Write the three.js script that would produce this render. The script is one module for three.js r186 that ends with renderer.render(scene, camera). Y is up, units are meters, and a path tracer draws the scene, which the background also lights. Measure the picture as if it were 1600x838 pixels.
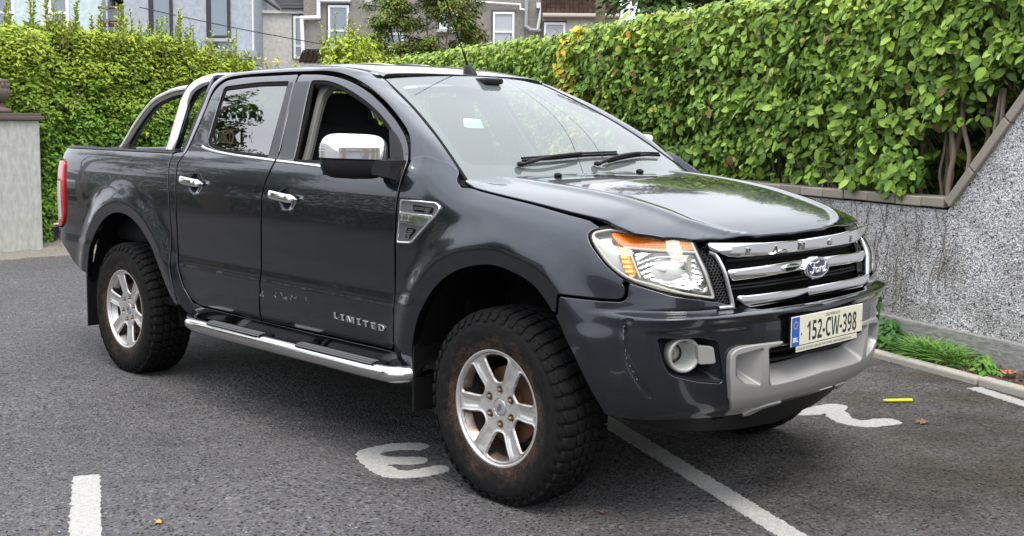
import * as THREE from 'three';
import { mergeGeometries, mergeVertices, toCreasedNormals } from 'three/addons/utils/BufferGeometryUtils.js';
import { RoundedBoxGeometry } from 'three/addons/geometries/RoundedBoxGeometry.js';
import { TextGeometry } from 'three/addons/geometries/TextGeometry.js';
import { FontLoader } from 'three/addons/loaders/FontLoader.js';
import { createNoise2D, createNoise3D } from 'simplex-noise';

// ---------- camera ----------
const scene = new THREE.Scene();
const camera = new THREE.PerspectiveCamera(26.39, 1600 / 838, .1, 400);
camera.position.set(4.8205, 1.4963, 3.9243);
{
  const yaw = -2.3712, pitch = -.0934, roll = .0082, fw = new THREE.Vector3(Math.cos(pitch) * Math.cos(yaw), Math.sin(pitch), Math.cos(pitch) * Math.sin(yaw));
  const r = new THREE.Vector3().crossVectors(fw, new THREE.Vector3(0, 1, 0)).normalize(), u = new THREE.Vector3().crossVectors(r, fw);
  camera.up.copy(u.multiplyScalar(Math.cos(roll)).addScaledVector(r, -Math.sin(roll)));
  camera.lookAt(camera.position.clone().add(fw));
}
camera.setViewOffset(1600, 838, 0, 58.65, 1600, 838);
// ---------- renderer, exposure ----------
const renderer = new THREE.WebGLRenderer({ antialias: true });
renderer.setSize(1024, 536);
renderer.toneMapping = THREE.LinearToneMapping;
renderer.toneMappingExposure = 1.85;
renderer.shadowMap.enabled = true;
renderer.shadowMap.type = THREE.PCFSoftShadowMap;
// ---------- random and noise ----------
function rng(seed) { let a = seed >>> 0; return () => { a = (a + 0x6d2b79f5) | 0; let t = Math.imul(a ^ (a >>> 15), 1 | a); t = (t + Math.imul(t ^ (t >>> 7), 61 | t)) ^ t; return ((t ^ (t >>> 14)) >>> 0) / 4294967296; }; }
const noise2 = createNoise2D(rng(11)), noise3 = createNoise3D(rng(12));
const fbm2 = (x, y, o = 4) => { let s = 0, a = .5, f = 1; for (let i = 0; i < o; i++) { s += a * noise2(x * f, y * f); a *= .5; f *= 2.03; } return s; };
const fbm3 = (x, y, z, o = 4) => { let s = 0, a = .5, f = 1; for (let i = 0; i < o; i++) { s += a * noise3(x * f, y * f, z * f); a *= .5; f *= 2.03; } return s; };
// ---------- overcast sky and soft sun ----------
{
  const w = 512, h = 256, d = new Float32Array(w * h * 4);
  for (let j = 0; j < h; j++) for (let i = 0; i < w; i++) {
    const el = ((j + .5) / h - .5) * Math.PI, az = (i + .5) / w * 2 * Math.PI, y = Math.sin(el), c = Math.cos(el), x = c * Math.cos(az), z = c * Math.sin(az);
    const up = Math.max(y, 0), base = .62 + .78 * Math.pow(up, .8);
    const q = 1.6 / (.35 + up), cl = fbm3(x * q, 3 + up * 2, z * q, 5);
    const g = base * (1 + .22 * cl), k = (j * w + i) * 4;
    d[k] = g * (.955 - .035 * cl); d[k + 1] = g * .995; d[k + 2] = g * (1.075 - .03 * cl); d[k + 3] = 1;
  }
  const sky = new THREE.DataTexture(d, w, h, THREE.RGBAFormat, THREE.FloatType);
  sky.mapping = THREE.EquirectangularReflectionMapping; sky.magFilter = sky.minFilter = THREE.LinearFilter; sky.needsUpdate = true;
  scene.background = sky; scene.environment = sky;
  const sun = new THREE.DirectionalLight(0xfff3e2, 1.2);
  sun.name = 'sun'; sun.position.set(9, 22, 6); sun.target.position.set(0, 0, 0);
  sun.castShadow = true; sun.shadow.radius = 45; sun.shadow.mapSize.set(2048, 2048);
  Object.assign(sun.shadow.camera, { left: -16, right: 16, top: 16, bottom: -16, near: 1, far: 70 });
  scene.add(sun, sun.target);
}
// ---------- numeric helpers ----------
const lerp = (a, b, t) => a + (b - a) * t, clamp = (x, a, b) => Math.min(b, Math.max(a, x));
const sstep = (a, b, x) => { const t = clamp((x - a) / (b - a), 0, 1); return t * t * (3 - 2 * t); };
// monotone cubic through a table [[x, v], ...]
function curve(tab) {
  const n = tab.length, m = [], d = [];
  for (let i = 0; i < n - 1; i++) d.push((tab[i + 1][1] - tab[i][1]) / (tab[i + 1][0] - tab[i][0]));
  for (let i = 0; i < n; i++) m.push(i === 0 ? d[0] : i === n - 1 ? d[n - 2] : d[i - 1] * d[i] <= 0 ? 0 : 2 * d[i - 1] * d[i] / (d[i - 1] + d[i]));
  return x => {
    if (x <= tab[0][0]) return tab[0][1] + m[0] * (x - tab[0][0]);
    if (x >= tab[n - 1][0]) return tab[n - 1][1] + m[n - 1] * (x - tab[n - 1][0]);
    let i = 0; while (x > tab[i + 1][0]) i++;
    const h = tab[i + 1][0] - tab[i][0], t = (x - tab[i][0]) / h, t2 = t * t, t3 = t2 * t;
    return (2 * t3 - 3 * t2 + 1) * tab[i][1] + (t3 - 2 * t2 + t) * h * m[i] + (-2 * t3 + 3 * t2) * tab[i + 1][1] + (t3 - t2) * h * m[i + 1];
  };
}
// Catmull-Rom points of an open or closed list
function spline(pts, per = 8, closed = false) {
  const n = pts.length, out = [], at = i => closed ? pts[(i + n) % n] : pts[clamp(i, 0, n - 1)], dim = pts[0].length;
  for (let i = 0; i < (closed ? n : n - 1); i++) for (let k = 0; k < per; k++) {
    const t = k / per, a = at(i - 1), b = at(i), c = at(i + 1), d = at(i + 2), p = [];
    for (let j = 0; j < dim; j++) p.push(.5 * (2 * b[j] + (c[j] - a[j]) * t + (2 * a[j] - 5 * b[j] + 4 * c[j] - d[j]) * t * t + (3 * b[j] - a[j] - 3 * c[j] + d[j]) * t * t * t));
    out.push(p);
  }
  if (!closed) out.push(pts[n - 1].slice());
  return out;
}
// closed polygon with corners rounded by [x, y, radius]
function rounded(pts, def = 0) {
  const n = pts.length, out = [];
  for (let i = 0; i < n; i++) {
    const p = pts[i], a = pts[(i + n - 1) % n], b = pts[(i + 1) % n], r = p[2] ?? def;
    let ux = a[0] - p[0], uy = a[1] - p[1], vx = b[0] - p[0], vy = b[1] - p[1];
    const ul = Math.hypot(ux, uy), vl = Math.hypot(vx, vy); ux /= ul; uy /= ul; vx /= vl; vy /= vl;
    if (!r) { out.push([p[0], p[1]]); continue; }
    const k = Math.min(r, ul * .49, vl * .49);
    for (let j = 0; j <= 6; j++) { const t = j / 6, s = 1 - t; out.push([p[0] + ux * k * s * s + vx * k * t * t, p[1] + uy * k * s * s + vy * k * t * t]); }
  }
  return out;
}
function polyDist(poly, x, y, closed = true) {          // signed: negative inside
  let d2 = 1e9, inside = false; const n = poly.length;
  for (let i = 0, j = n - 1; i < n; j = i++) {
    if (!closed && i === 0) continue;
    const ax = poly[j][0], ay = poly[j][1], bx = poly[i][0], by = poly[i][1], ex = bx - ax, ey = by - ay;
    const t = clamp(((x - ax) * ex + (y - ay) * ey) / (ex * ex + ey * ey || 1e-12), 0, 1), dx = x - ax - ex * t, dy = y - ay - ey * t;
    d2 = Math.min(d2, dx * dx + dy * dy);
    if (closed && (ay > y) !== (by > y) && x < (bx - ax) * (y - ay) / (by - ay) + ax) inside = !inside;
  }
  const d = Math.sqrt(d2); return inside ? -d : d;
}
// ---------- the body surface of the pickup, x forward, y up, z to its right side ----------
const PLAN = (() => {                                     // plan curve: straight side, corner, front
  const pts = [[-2.68, .40], [-2.68, .62], [-2.672, .73], [-2.645, .80], [-2.585, .855], [-2.48, .889], [-2.2, .904], [-1.6, .907], [-.8, .907], [0, .907], [.8, .907], [1.3, .907], [1.6, .906], [1.8, .901], [1.95, .888], [2.07, .858], [2.175, .803], [2.26, .72], [2.33, .60], [2.38, .45], [2.415, .26], [2.43, 0], [2.415, -.26], [2.38, -.45]];
  const q = spline(pts, 24), L = [0];
  for (let i = 1; i < q.length; i++) L.push(L[i - 1] + Math.hypot(q[i][0] - q[i - 1][0], q[i][1] - q[i - 1][1]));
  const i0 = q.findIndex(p => p[0] >= 0), s0 = L[i0] - q[i0][0];
  return { q, s: L.map(v => v - s0) };
})();
function planAt(s) {
  const { q, s: S } = PLAN; let lo = 0, hi = S.length - 1;
  while (hi - lo > 1) { const m = (lo + hi) >> 1; if (S[m] <= s) lo = m; else hi = m; }
  const t = (s - S[lo]) / (S[hi] - S[lo]), f = i => { const a = q[Math.max(i - 1, 0)], b = q[Math.min(i + 1, q.length - 1)], l = Math.hypot(b[0] - a[0], b[1] - a[1]); return [(b[0] - a[0]) / l, (b[1] - a[1]) / l]; };
  const [ta, tb] = [f(lo), f(hi)], tx = lerp(ta[0], tb[0], t), tz = lerp(ta[1], tb[1], t), l = Math.hypot(tx, tz);
  return [lerp(q[lo][0], q[hi][0], t), lerp(q[lo][1], q[hi][1], t), -tz / l, tx / l];   // x, z, outward normal x, z
}
const S_FRONT = (() => { const i = PLAN.q.findIndex(p => p[1] <= 0); return PLAN.s[i]; })();   // s of the car's centre line at the front
const sideProfile = curve([[.30, -.10], [.42, -.055], [.48, -.032], [.56, -.012], [.66, -.003], [.72, 0], [.78, -.004], [.88, -.004], [1.0, -.001], [1.1, -.003], [1.17, -.010], [1.23, -.022], [1.275, -.036], [1.305, -.052], [1.33, -.068], [1.5, -.155], [1.66, -.24], [1.72, -.278], [1.8, -.36]]);
const frontProfile = curve([[.25, -.14], [.36, -.06], [.42, -.01], [.46, .045], [.50, .072], [.56, .088], [.64, .095], [.74, .096], [.785, .094], [.806, .089], [.816, .064], [.823, .022], [.831, .005], [.86, 0], [.95, -.012], [1.02, -.05], [1.08, -.095], [1.12, -.125], [1.2, -.2]]);
const hoodEdgeY = curve([[1.0, 1.325], [1.27, 1.265], [1.4, 1.232], [1.54, 1.213], [1.73, 1.19], [1.91, 1.162], [2.02, 1.145], [2.09, 1.115], [2.2, 1.085], [2.3, 1.065], [2.4, 1.05]]);
const ARCH_F = spline([[1.085, .30], [1.10, .44], [1.135, .58], [1.185, .70], [1.275, .82], [1.41, .905], [1.60, .947], [1.75, .925], [1.852, .880], [1.935, .790], [2.006, .666], [2.073, .527], [2.125, .42], [2.15, .30]], 8);
const ARCH_R = spline([[-2.10, .30], [-2.09, .44], [-2.05, .58], [-1.98, .73], [-1.89, .83], [-1.77, .91], [-1.62, .952], [-1.46, .94], [-1.32, .88], [-1.20, .79], [-1.11, .69], [-1.04, .58], [-.975, .47], [-.94, .36]], 8);
function flare(d, w = .062) { const e = Math.max(d, 0); return e < w ? .029 - .005 * (1 - e / w) : .029 * Math.exp(-Math.pow((e - w) / .085, 2)); }
function bodyOff(s, y, x, nx) {
  const f = nx * nx;
  // side with wing roll towards the bonnet edge
  let side = sideProfile(y);
  const w = sstep(1.08, 1.42, x);
  if (w > 0) {
    const e = hoodEdgeY(x) - y, roll = -.105 * Math.exp(-Math.max(e, -.06) / .052) - .003;
    const low = Math.min(sideProfile(Math.min(y, 1.0)), 0);
    side = lerp(side, low + roll, w);
  }
  let bump = 0;
  if (y < 1.25 && x > .7 && x < 2.5) bump = flare(Math.abs(polyDist(ARCH_F, x, y, false))) * (1 - sstep(1.95, 2.2, x) * .75);
  else if (y < 1.25 && x < -.6 && x > -2.6) bump = flare(Math.abs(polyDist(ARCH_R, x, y, false))) * .85;
  if (bump) bump *= 1 - sstep(1.05, 1.22, y);
  return lerp(side + bump, frontProfile(y), sstep(.08, .75, f));
}
function noseFlat(s, y, p) {                              // the grille and lamps stand wider and squarer than the bumper's plan curve
  const w = sstep(2.18, 2.5, s) * (1 - clamp((s - 2.5) / (S_FRONT - 2.5), 0, 1) ** 2) * sstep(.775, .84, y);
  if (w > 0) { p[0] += .046 * w; p[1] += .008 * w; p[2] += .062 * w; }
  return p;
}
function bodyPoint(s, y, lift = 0) {                       // right half; mirror z for the left
  const [px, pz, nx, nz] = planAt(s), o = bodyOff(s, y, px, nx) + lift;
  return noseFlat(s, y, [px + nx * o, y, pz + nz * o]);
}
// windscreen: t 0 bottom .. 1 top, z across
function screenPoint(t, z, lift = 0) {
  const zb = z / lerp(.76, .56, t), bow = 1 - zb * zb * .85;
  const x = lerp(1.235, .425, t) + bow * lerp(.12, .10, t) + .018 * Math.sin(Math.PI * t), y = lerp(1.275, 1.70, t) + bow * lerp(-.012, .035, t) + .022 * Math.sin(Math.PI * t);
  return [x + lift * .5, y + lift * .86, z];
}
const roofY = (x, z) => {
  const c = curve([[-1.35, 1.66], [-1.2, 1.735], [-1.0, 1.782], [-.6, 1.806], [-.1, 1.808], [.2, 1.79], [.45, 1.752], [.6, 1.715]])(x);
  const a = Math.abs(z) / .66; return c - .030 * a * a - .035 * Math.pow(a, 7);
};
const hoodMid = curve([[1.1, 1.29], [1.35, 1.28], [1.6, 1.262], [1.9, 1.228], [2.1, 1.188], [2.25, 1.145], [2.335, 1.104], [2.378, 1.073], [2.45, .99]]);
const hoodHalf = curve([[1.0, .80], [1.9, .80], [2.0, .792], [2.1, .772], [2.17, .738], [2.26, .68], [2.325, .592], [2.355, .455], [2.37, .23], [2.378, .10]]);
const hoodRim = curve([[1.0, 1.325], [1.27, 1.265], [1.4, 1.232], [1.54, 1.213], [1.73, 1.19], [1.91, 1.162], [2.02, 1.142], [2.10, 1.114], [2.17, 1.104], [2.25, 1.092], [2.315, 1.083], [2.35, 1.078], [2.378, 1.072]]);
function hoodPoint(x, z, lift = 0) {
  const a = Math.abs(z), half = Math.max(hoodHalf(x), .09), edge = hoodRim(x), m = hoodMid(x), ridge = Math.min(lerp(.62, .52, sstep(1.2, 2.3, x)), half * .74);   // shoulder crease from the screen corner to the grille
  const crown = .012 * Math.min(1, half / .7), dome = m - crown * (ridge / .5) ** 2, k = clamp((a - ridge) / (half - ridge), 0, 1.15);
  const inner = m - crown * (a / .5) ** 2, outer = dome + (edge - dome) * (k * .55 + k * k * .45), b = sstep(-.03, .03, a - ridge);
  const y = lerp(inner, a > ridge - .03 ? outer : inner, b) + .009 * sstep(.35, .6, half) * Math.exp(-(((a - ridge + .015) / .035) ** 2));
  return [x, y + lift, z];
}
// ---------- object helpers ----------
const taken = {};
function numbered(n) { const k = taken[n] = (taken[n] ?? -1) + 1; return k ? n + '_' + String(k).padStart(3, '0') : n; }
function shade(o) { o.castShadow = o.receiveShadow = true; return o; }
function thing(name, label, category, pos = [0, 0, 0], turn = 0, group) {
  const o = new THREE.Group(); o.name = numbered(name); o.position.set(...pos); o.rotation.y = turn;
  o.userData = { label, category }; if (group) o.userData.group = group;
  scene.add(o); return o;
}
function part(parent, name, geo, mat, label) {
  const m = shade(new THREE.Mesh(geo, mat)); m.name = name; if (label) m.userData.label = label;
  parent.add(m); return m;
}
function lone(name, geo, mat, label, category, group) { const m = part(scene, numbered(name), geo, mat); m.userData = { label, category }; if (group) m.userData.group = group; return m; }
function ground(name, geo, mat) { const m = part(scene, numbered(name), geo, mat); m.userData.kind = 'structure'; return m; }
// ---------- geometry helpers ----------
function buf(pos, idx, nor, uv) {
  const g = new THREE.BufferGeometry();
  g.setAttribute('position', new THREE.Float32BufferAttribute(pos, 3));
  if (uv) g.setAttribute('uv', new THREE.Float32BufferAttribute(uv, 2));
  g.setIndex(idx);
  if (nor) g.setAttribute('normal', new THREE.Float32BufferAttribute(nor, 3)); else g.computeVertexNormals();
  return g;
}
function mirrorZ(g) {
  const c = g.clone(); for (const k of ['position', 'normal']) { const a = c.attributes[k]; for (let i = 0; i < a.count; i++) a.setZ(i, -a.getZ(i)); }
  if (c.index) { const a = c.index; for (let i = 0; i < a.count; i += 3) { const t = a.getX(i + 1); a.setX(i + 1, a.getX(i + 2)); a.setX(i + 2, t); } }
  else for (const k in c.attributes) { const a = c.attributes[k], n = a.itemSize; for (let i = 0; i < a.count; i += 3) for (let j = 0; j < n; j++) { const p = (i + 1) * n + j, q = (i + 2) * n + j, t = a.array[p]; a.array[p] = a.array[q]; a.array[q] = t; } }
  return c;
}
function merge(list) {
  const a = list.map(g => { const h = g.index ? g.toNonIndexed() : g.clone(); for (const k of Object.keys(h.attributes)) if (!['position', 'normal', 'uv'].includes(k)) h.deleteAttribute(k); if (!h.attributes.normal) h.computeVertexNormals(); if (!h.attributes.uv) h.setAttribute('uv', new THREE.Float32BufferAttribute(new Float32Array(h.attributes.position.count * 2), 2)); return h; });
  return a.length === 1 ? a[0] : mergeGeometries(a);
}
const box = (w, h, d, x = 0, y = 0, z = 0) => new THREE.BoxGeometry(w, h, d).translate(x, y, z);
const rbox = (w, h, d, x = 0, y = 0, z = 0, r = .01, s = 2) => new RoundedBoxGeometry(w, h, d, s, Math.min(r, w * .49, h * .49, d * .49)).translate(x, y, z);
const tube = (pts, r, seg = 32, rad = 10, closed = false) => new THREE.TubeGeometry(new THREE.CatmullRomCurve3(pts.map(p => new THREE.Vector3(...p)), closed, 'centripetal'), seg, r, rad, closed);
const lathe = (pts, seg = 64) => new THREE.LatheGeometry(pts.map(p => new THREE.Vector2(...p)), seg);
const extrude = (pts, depth, bevel = 0, holes = []) => {
  const s = new THREE.Shape(pts.map(p => new THREE.Vector2(p[0], p[1]))); holes.forEach(h => s.holes.push(new THREE.Path(h.map(p => new THREE.Vector2(p[0], p[1])))));
  return new THREE.ExtrudeGeometry(s, { depth, bevelEnabled: bevel > 0, bevelSize: bevel, bevelThickness: bevel, bevelOffset: -bevel, bevelSegments: 2, steps: 1, curveSegments: 8 });
};
// loft between rows of points: rows[i][j]; smooth normals
function loft(rows, closedU = false) {
  const n = rows.length, m = rows[0].length, pos = [], idx = [], uv = [];
  rows.forEach((r, i) => r.forEach((p, j) => { pos.push(...p); uv.push(i / (n - 1), j / (m - 1)); }));
  for (let i = 0; i < n - 1; i++) for (let j = 0; j < (closedU ? m : m - 1); j++) {
    const a = i * m + j, b = i * m + (j + 1) % m, c = a + m, d = b + m; idx.push(a, c, b, b, c, d);
  }
  return buf(pos, idx, null, uv);
}
// panel: the part of a surface map(u, v) where sdf < 0, with rounded edges that turn inwards
function panel(map, sdf, bb, cell, o = {}) {
  const { edge = .004, depth = .018, inset = 0, flip = false, lift = 0 } = o;
  const [u0, v0, u1, v1] = bb, nu = Math.ceil((u1 - u0) / cell), nv = Math.ceil((v1 - v0) / cell), W = nu + 1;
  const f = (u, v) => sdf(u, v) + inset + edge;
  const val = new Float32Array(W * (nv + 1)), U = i => u0 + i * cell, V = j => v0 + j * cell;
  for (let j = 0; j <= nv; j++) for (let i = 0; i <= nu; i++) { let d = f(U(i), V(j)); if (Math.abs(d) < 1e-6) d = 1e-6; val[j * W + i] = d; }
  const pts = [], ids = new Map(), idx = [], rim = new Map();
  const node = (i, j) => { const k = j * W + i; if (!ids.has(k)) { ids.set(k, pts.length); pts.push([U(i), V(j)]); } return ids.get(k); };
  const cross = (i, j, k, l) => {
    const a = j * W + i, b = l * W + k, key = a < b ? a + '_' + b : b + '_' + a;
    if (!ids.has(key)) {
      let t = val[a] / (val[a] - val[b]);
      const d = f(lerp(U(i), U(k), t), lerp(V(j), V(l), t));
      if (d * val[a] > 0) t += (1 - t) * d / (d - val[b]); else t *= val[a] / (val[a] - d);
      t = clamp(t, .02, .98);
      ids.set(key, pts.length); rim.set(pts.length, 1); pts.push([lerp(U(i), U(k), t), lerp(V(j), V(l), t)]);
    }
    return ids.get(key);
  };
  const segs = [];
  for (let j = 0; j < nv; j++) for (let i = 0; i < nu; i++) {
    const c = [[i, j], [i + 1, j], [i + 1, j + 1], [i, j + 1]], s = c.map(([a, b]) => val[b * W + a] < 0), k = s.filter(Boolean).length;
    if (!k) continue;
    if (k === 4) { const q = c.map(p => node(...p)); idx.push(q[0], q[1], q[2], q[0], q[2], q[3]); continue; }
    const poly = [], cr = [];
    for (let e = 0; e < 4; e++) {
      const a = c[e], b = c[(e + 1) % 4];
      if (s[e]) poly.push(node(...a));
      if (s[e] !== s[(e + 1) % 4]) { const x = cross(...a, ...b); poly.push(x); cr.push([x, s[e]]); }
    }
    if (cr.length === 4) { for (let e = 0; e < 4; e++) if (s[e]) { const a = cross(...c[(e + 3) % 4], ...c[e]), b = cross(...c[e], ...c[(e + 1) % 4]); idx.push(a, node(...c[e]), b); segs.push([b, a]); } continue; }
    for (let e = 1; e + 1 < poly.length; e++) idx.push(poly[0], poly[e], poly[e + 1]);
    const out = cr.find(x => x[1])[0], inn = cr.find(x => !x[1])[0]; segs.push([out, inn]);
  }
  const pos = [], nor = [], uv = [], h = 4e-4;
  const frame = ([u, v]) => {
    const p = map(u, v), a = map(u + h, v), b = map(u - h, v), c = map(u, v + h), d = map(u, v - h);
    const du = [0, 1, 2].map(k => a[k] - b[k]), dv = [0, 1, 2].map(k => c[k] - d[k]);
    let n = [du[1] * dv[2] - du[2] * dv[1], du[2] * dv[0] - du[0] * dv[2], du[0] * dv[1] - du[1] * dv[0]]; const l = Math.hypot(...n) || 1; n = n.map(x => x / l * (flip ? -1 : 1));
    return { p: p.map((x, k) => x + n[k] * lift), n, du, dv };
  };
  const fr = pts.map(frame);
  fr.forEach((q, i) => { pos.push(...q.p); nor.push(...q.n); uv.push(...pts[i]); });
  const tri = flip ? [] : idx.slice(); if (flip) for (let i = 0; i < idx.length; i += 3) tri.push(idx[i], idx[i + 2], idx[i + 1]);
  if (segs.length && depth > 0) {
    const rings = new Map(), R = [[.29, .29], [1, 1]], ring = i => {
      if (rings.has(i)) return rings.get(i);
      const [u, v] = pts[i], e = 1e-3; let gu = f(u + e, v) - f(u - e, v), gv = f(u, v + e) - f(u, v - e); const gl = Math.hypot(gu, gv) || 1; gu /= gl; gv /= gl;
      const q = fr[i]; let O = q.du.map((x, k) => x * gu + q.dv[k] * gv); const dn = O[0] * q.n[0] + O[1] * q.n[1] + O[2] * q.n[2]; O = O.map((x, k) => x - q.n[k] * dn); const ol = Math.hypot(...O) || 1; O = O.map(x => x / ol);
      const add = (o, dIn, n) => { pos.push(...q.p.map((x, k) => x + O[k] * o - q.n[k] * dIn)); nor.push(...n); uv.push(u, v); return pos.length / 3 - 1; };
      const s = Math.SQRT1_2, mid = q.n.map((x, k) => (x + O[k]) * s);
      const r = [i, add(edge * .707, edge * .293, mid), add(edge, edge, O), add(edge, edge + depth, O)]; rings.set(i, r); return r;
    };
    for (const [a, b] of segs) { const A = ring(a), B = ring(b); for (let k = 0; k < 3; k++) { if (flip) tri.push(A[k], B[k], A[k + 1], B[k], B[k + 1], A[k + 1]); else tri.push(A[k], A[k + 1], B[k], B[k], A[k + 1], B[k + 1]); } }
  }
  return buf(pos, tri, nor, uv);
}
const inPoly = (outer, holes = []) => (u, v) => { let d = polyDist(outer, u, v); for (const h of holes) d = Math.max(d, -polyDist(h, u, v)); return d; };
function bbox(p, m = .02) { const x = p.map(q => q[0]), y = p.map(q => q[1]); return [Math.min(...x) - m, Math.min(...y) - m, Math.max(...x) + m, Math.max(...y) + m]; }
const shape = (map, outer, holes, cell, o) => panel(map, inPoly(outer, holes), bbox(outer), cell, o);
// a strip of given width that follows a line on a surface, lifted off it, with a rounded section
function ribbon(map, line, width, height, o = {}) {
  const { closed = false, flip = false, base = 0 } = o, n = line.length, rows = [], h = 4e-4;
  for (let i = 0; i < n; i++) {
    const [u, v] = line[i], a = line[closed ? (i + n - 1) % n : Math.max(i - 1, 0)], b = line[closed ? (i + 1) % n : Math.min(i + 1, n - 1)];
    const p = map(u, v), pa = map(u + h, v), pb = map(u - h, v), pc = map(u, v + h), pd = map(u, v - h);
    const du = new THREE.Vector3(pa[0] - pb[0], pa[1] - pb[1], pa[2] - pb[2]), dv = new THREE.Vector3(pc[0] - pd[0], pc[1] - pd[1], pc[2] - pd[2]);
    const N = du.clone().cross(dv).normalize().multiplyScalar(flip ? -1 : 1), T = du.multiplyScalar(b[0] - a[0]).addScaledVector(dv, b[1] - a[1]).normalize(), S = N.clone().cross(T).normalize(), row = [];
    const w = Array.isArray(width) ? width[i] : width;
    for (let k = 0; k <= 8; k++) { const t = Math.PI * k / 8, x = -Math.cos(t) * w / 2, y = base + Math.pow(Math.sin(t), .6) * height; row.push([p[0] + S.x * x + N.x * y, p[1] + S.y * x + N.y * y, p[2] + S.z * x + N.z * y]); }
    rows.push(row);
  }
  if (closed) rows.push(rows[0].map(p => p.slice()));
  return loft(rows);
}
// ---------- textures ----------
function dataTex(w, h, fn, srgb = false) {
  const d = new Uint8Array(w * h * 4);
  for (let j = 0; j < h; j++) for (let i = 0; i < w; i++) { const c = fn(i, j), k = (j * w + i) * 4; d[k] = clamp(c[0] * 255, 0, 255); d[k + 1] = clamp(c[1] * 255, 0, 255); d[k + 2] = clamp(c[2] * 255, 0, 255); d[k + 3] = 255; }
  const t = new THREE.DataTexture(d, w, h); t.wrapS = t.wrapT = THREE.RepeatWrapping; t.magFilter = THREE.LinearFilter; t.minFilter = THREE.LinearMipmapLinearFilter; if (srgb) t.colorSpace = THREE.SRGBColorSpace; t.needsUpdate = true; return t;
}
const lin2s = c => c <= .0031308 ? 12.92 * c : 1.055 * Math.pow(c, 1 / 2.4) - .055;
const S3 = (r, g, b) => [lin2s(r), lin2s(g), lin2s(b)];
function canvasTex(w, h, draw) { const c = document.createElement('canvas'); c.width = w; c.height = h; draw(c.getContext('2d'), w, h); const t = new THREE.CanvasTexture(c); t.colorSpace = THREE.SRGBColorSpace; t.anisotropy = 4; return t; }
const lin = (r, g, b) => new THREE.Color().setRGB(r, g, b);
const std = (c, roughness = .6, o = {}) => new THREE.MeshStandardMaterial({ color: Array.isArray(c) ? lin(...c) : c, roughness, side: THREE.DoubleSide, ...o });
const phys = (c, roughness, o = {}) => new THREE.MeshPhysicalMaterial({ color: Array.isArray(c) ? lin(...c) : c, roughness, side: THREE.DoubleSide, ...o });
const font = await new FontLoader().loadAsync('fonts/droid/droid_sans_bold.typeface.json');
function letters(text, size, depth, stretch = 1, gap = 0) {
  const out = []; let x = 0;
  for (const ch of text) { const g = new TextGeometry(ch, { font, size, depth, curveSegments: 5, bevelEnabled: true, bevelSize: size * .02, bevelThickness: depth * .25, bevelSegments: 1 }); g.scale(stretch, 1, 1); g.computeBoundingBox(); const w = g.boundingBox.max.x - g.boundingBox.min.x; g.translate(x - g.boundingBox.min.x, 0, 0); x += w + gap; out.push(g); }
  return { list: out, width: x - gap };
}
// ---------- materials of the setting ----------
const tarBump = dataTex(1024, 1024, (() => {
  const r = rng(5), n = 1024, h = new Float32Array(n * n).fill(.32);
  for (let k = 0; k < 26000; k++) {                        // rounded stone chips pressed into the tar
    const cx = r() * n, cy = r() * n, a = 2.2 + r() * 4.4, b = a * (.55 + r() * .45), t = r() * 3.14, c = Math.cos(t), s = Math.sin(t), top = .45 + r() * .55;
    for (let y = -8; y <= 8; y++) for (let x = -8; x <= 8; x++) {
      const u = (x * c + y * s) / a, v = (-x * s + y * c) / b, d = u * u + v * v; if (d > 1) continue;
      const i = ((Math.floor(cy + y) + n) % n) * n + (Math.floor(cx + x) + n) % n; h[i] = Math.max(h[i], top * (1 - d * d * .6));
    }
  }
  return (i, j) => { const v = h[j * n + i]; return [v, v, v]; };
})());
const tarMap = dataTex(1024, 1024, (() => {
  const r = rng(6), n = 1024, h = new Float32Array(n * n).fill(.3), tint = new Float32Array(n * n).fill(.5);
  const spot = (count, lo, hi, val) => { for (let k = 0; k < count; k++) {
    const cx = r() * n, cy = r() * n, a = lo + r() * (hi - lo), b = a * (.5 + r() * .5), t = r() * 3.14, c = Math.cos(t), s = Math.sin(t), v = val(r()), q = r(), R = Math.ceil(hi) + 1;
    for (let y = -R; y <= R; y++) for (let x = -R; x <= R; x++) {
      const u = (x * c + y * s) / a, w = (-x * s + y * c) / b, d = u * u + w * w; if (d > 1) continue;
      const i = ((Math.floor(cy + y) + n) % n) * n + (Math.floor(cx + x) + n) % n; h[i] = v; tint[i] = q;
    }
  } };
  spot(16000, 2.2, 6.8, q => .05 + 1.15 * q * q); spot(5200, 1.6, 4.6, q => -.45 - .35 * q); spot(700, 1.2, 2.8, q => 1.7 + 1.8 * q);
  return (i, j) => { const v = .074 + .076 * h[j * n + i] + .012 * (r() - .5), q = (tint[j * n + i] - .5) * .12; return S3(v * (1.03 + q), v * 1.0, v * (1.03 - q)); };
})(), true);
const asphalt = phys(0xffffff, .86, { specularIntensity: .5, map: tarMap, bumpMap: tarBump, bumpScale: .009, vertexColors: true });
const paintMap = dataTex(512, 512, (i, j) => { const w = fbm2(i / 30, j / 30, 5), c = fbm2(i / 6 + 40, j / 6, 2), v = .44 + .09 * w - (c > .40 ? .20 : 0) - (Math.abs(fbm2(i / 22 + 80, j / 22, 4)) < .022 ? .22 : 0) - .03 * noise2(i / 1.5, j / 1.5); return S3(v, v * .985, v * .94); }, true);
const roadPaint = std(0xffffff, .8, { map: paintMap, bumpMap: tarBump, bumpScale: .003 });
const concreteMap = dataTex(512, 512, (i, j) => { const v = .36 + .07 * fbm2(i / 60, j / 60, 5) + .035 * fbm2(i / 5, j / 5, 2) - (noise2(i / 9 + 7, j / 9) > .72 ? .12 : 0); return S3(v, v * .98, v * .93); }, true);
const concrete = std(0xffffff, .9, { map: concreteMap });
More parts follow.
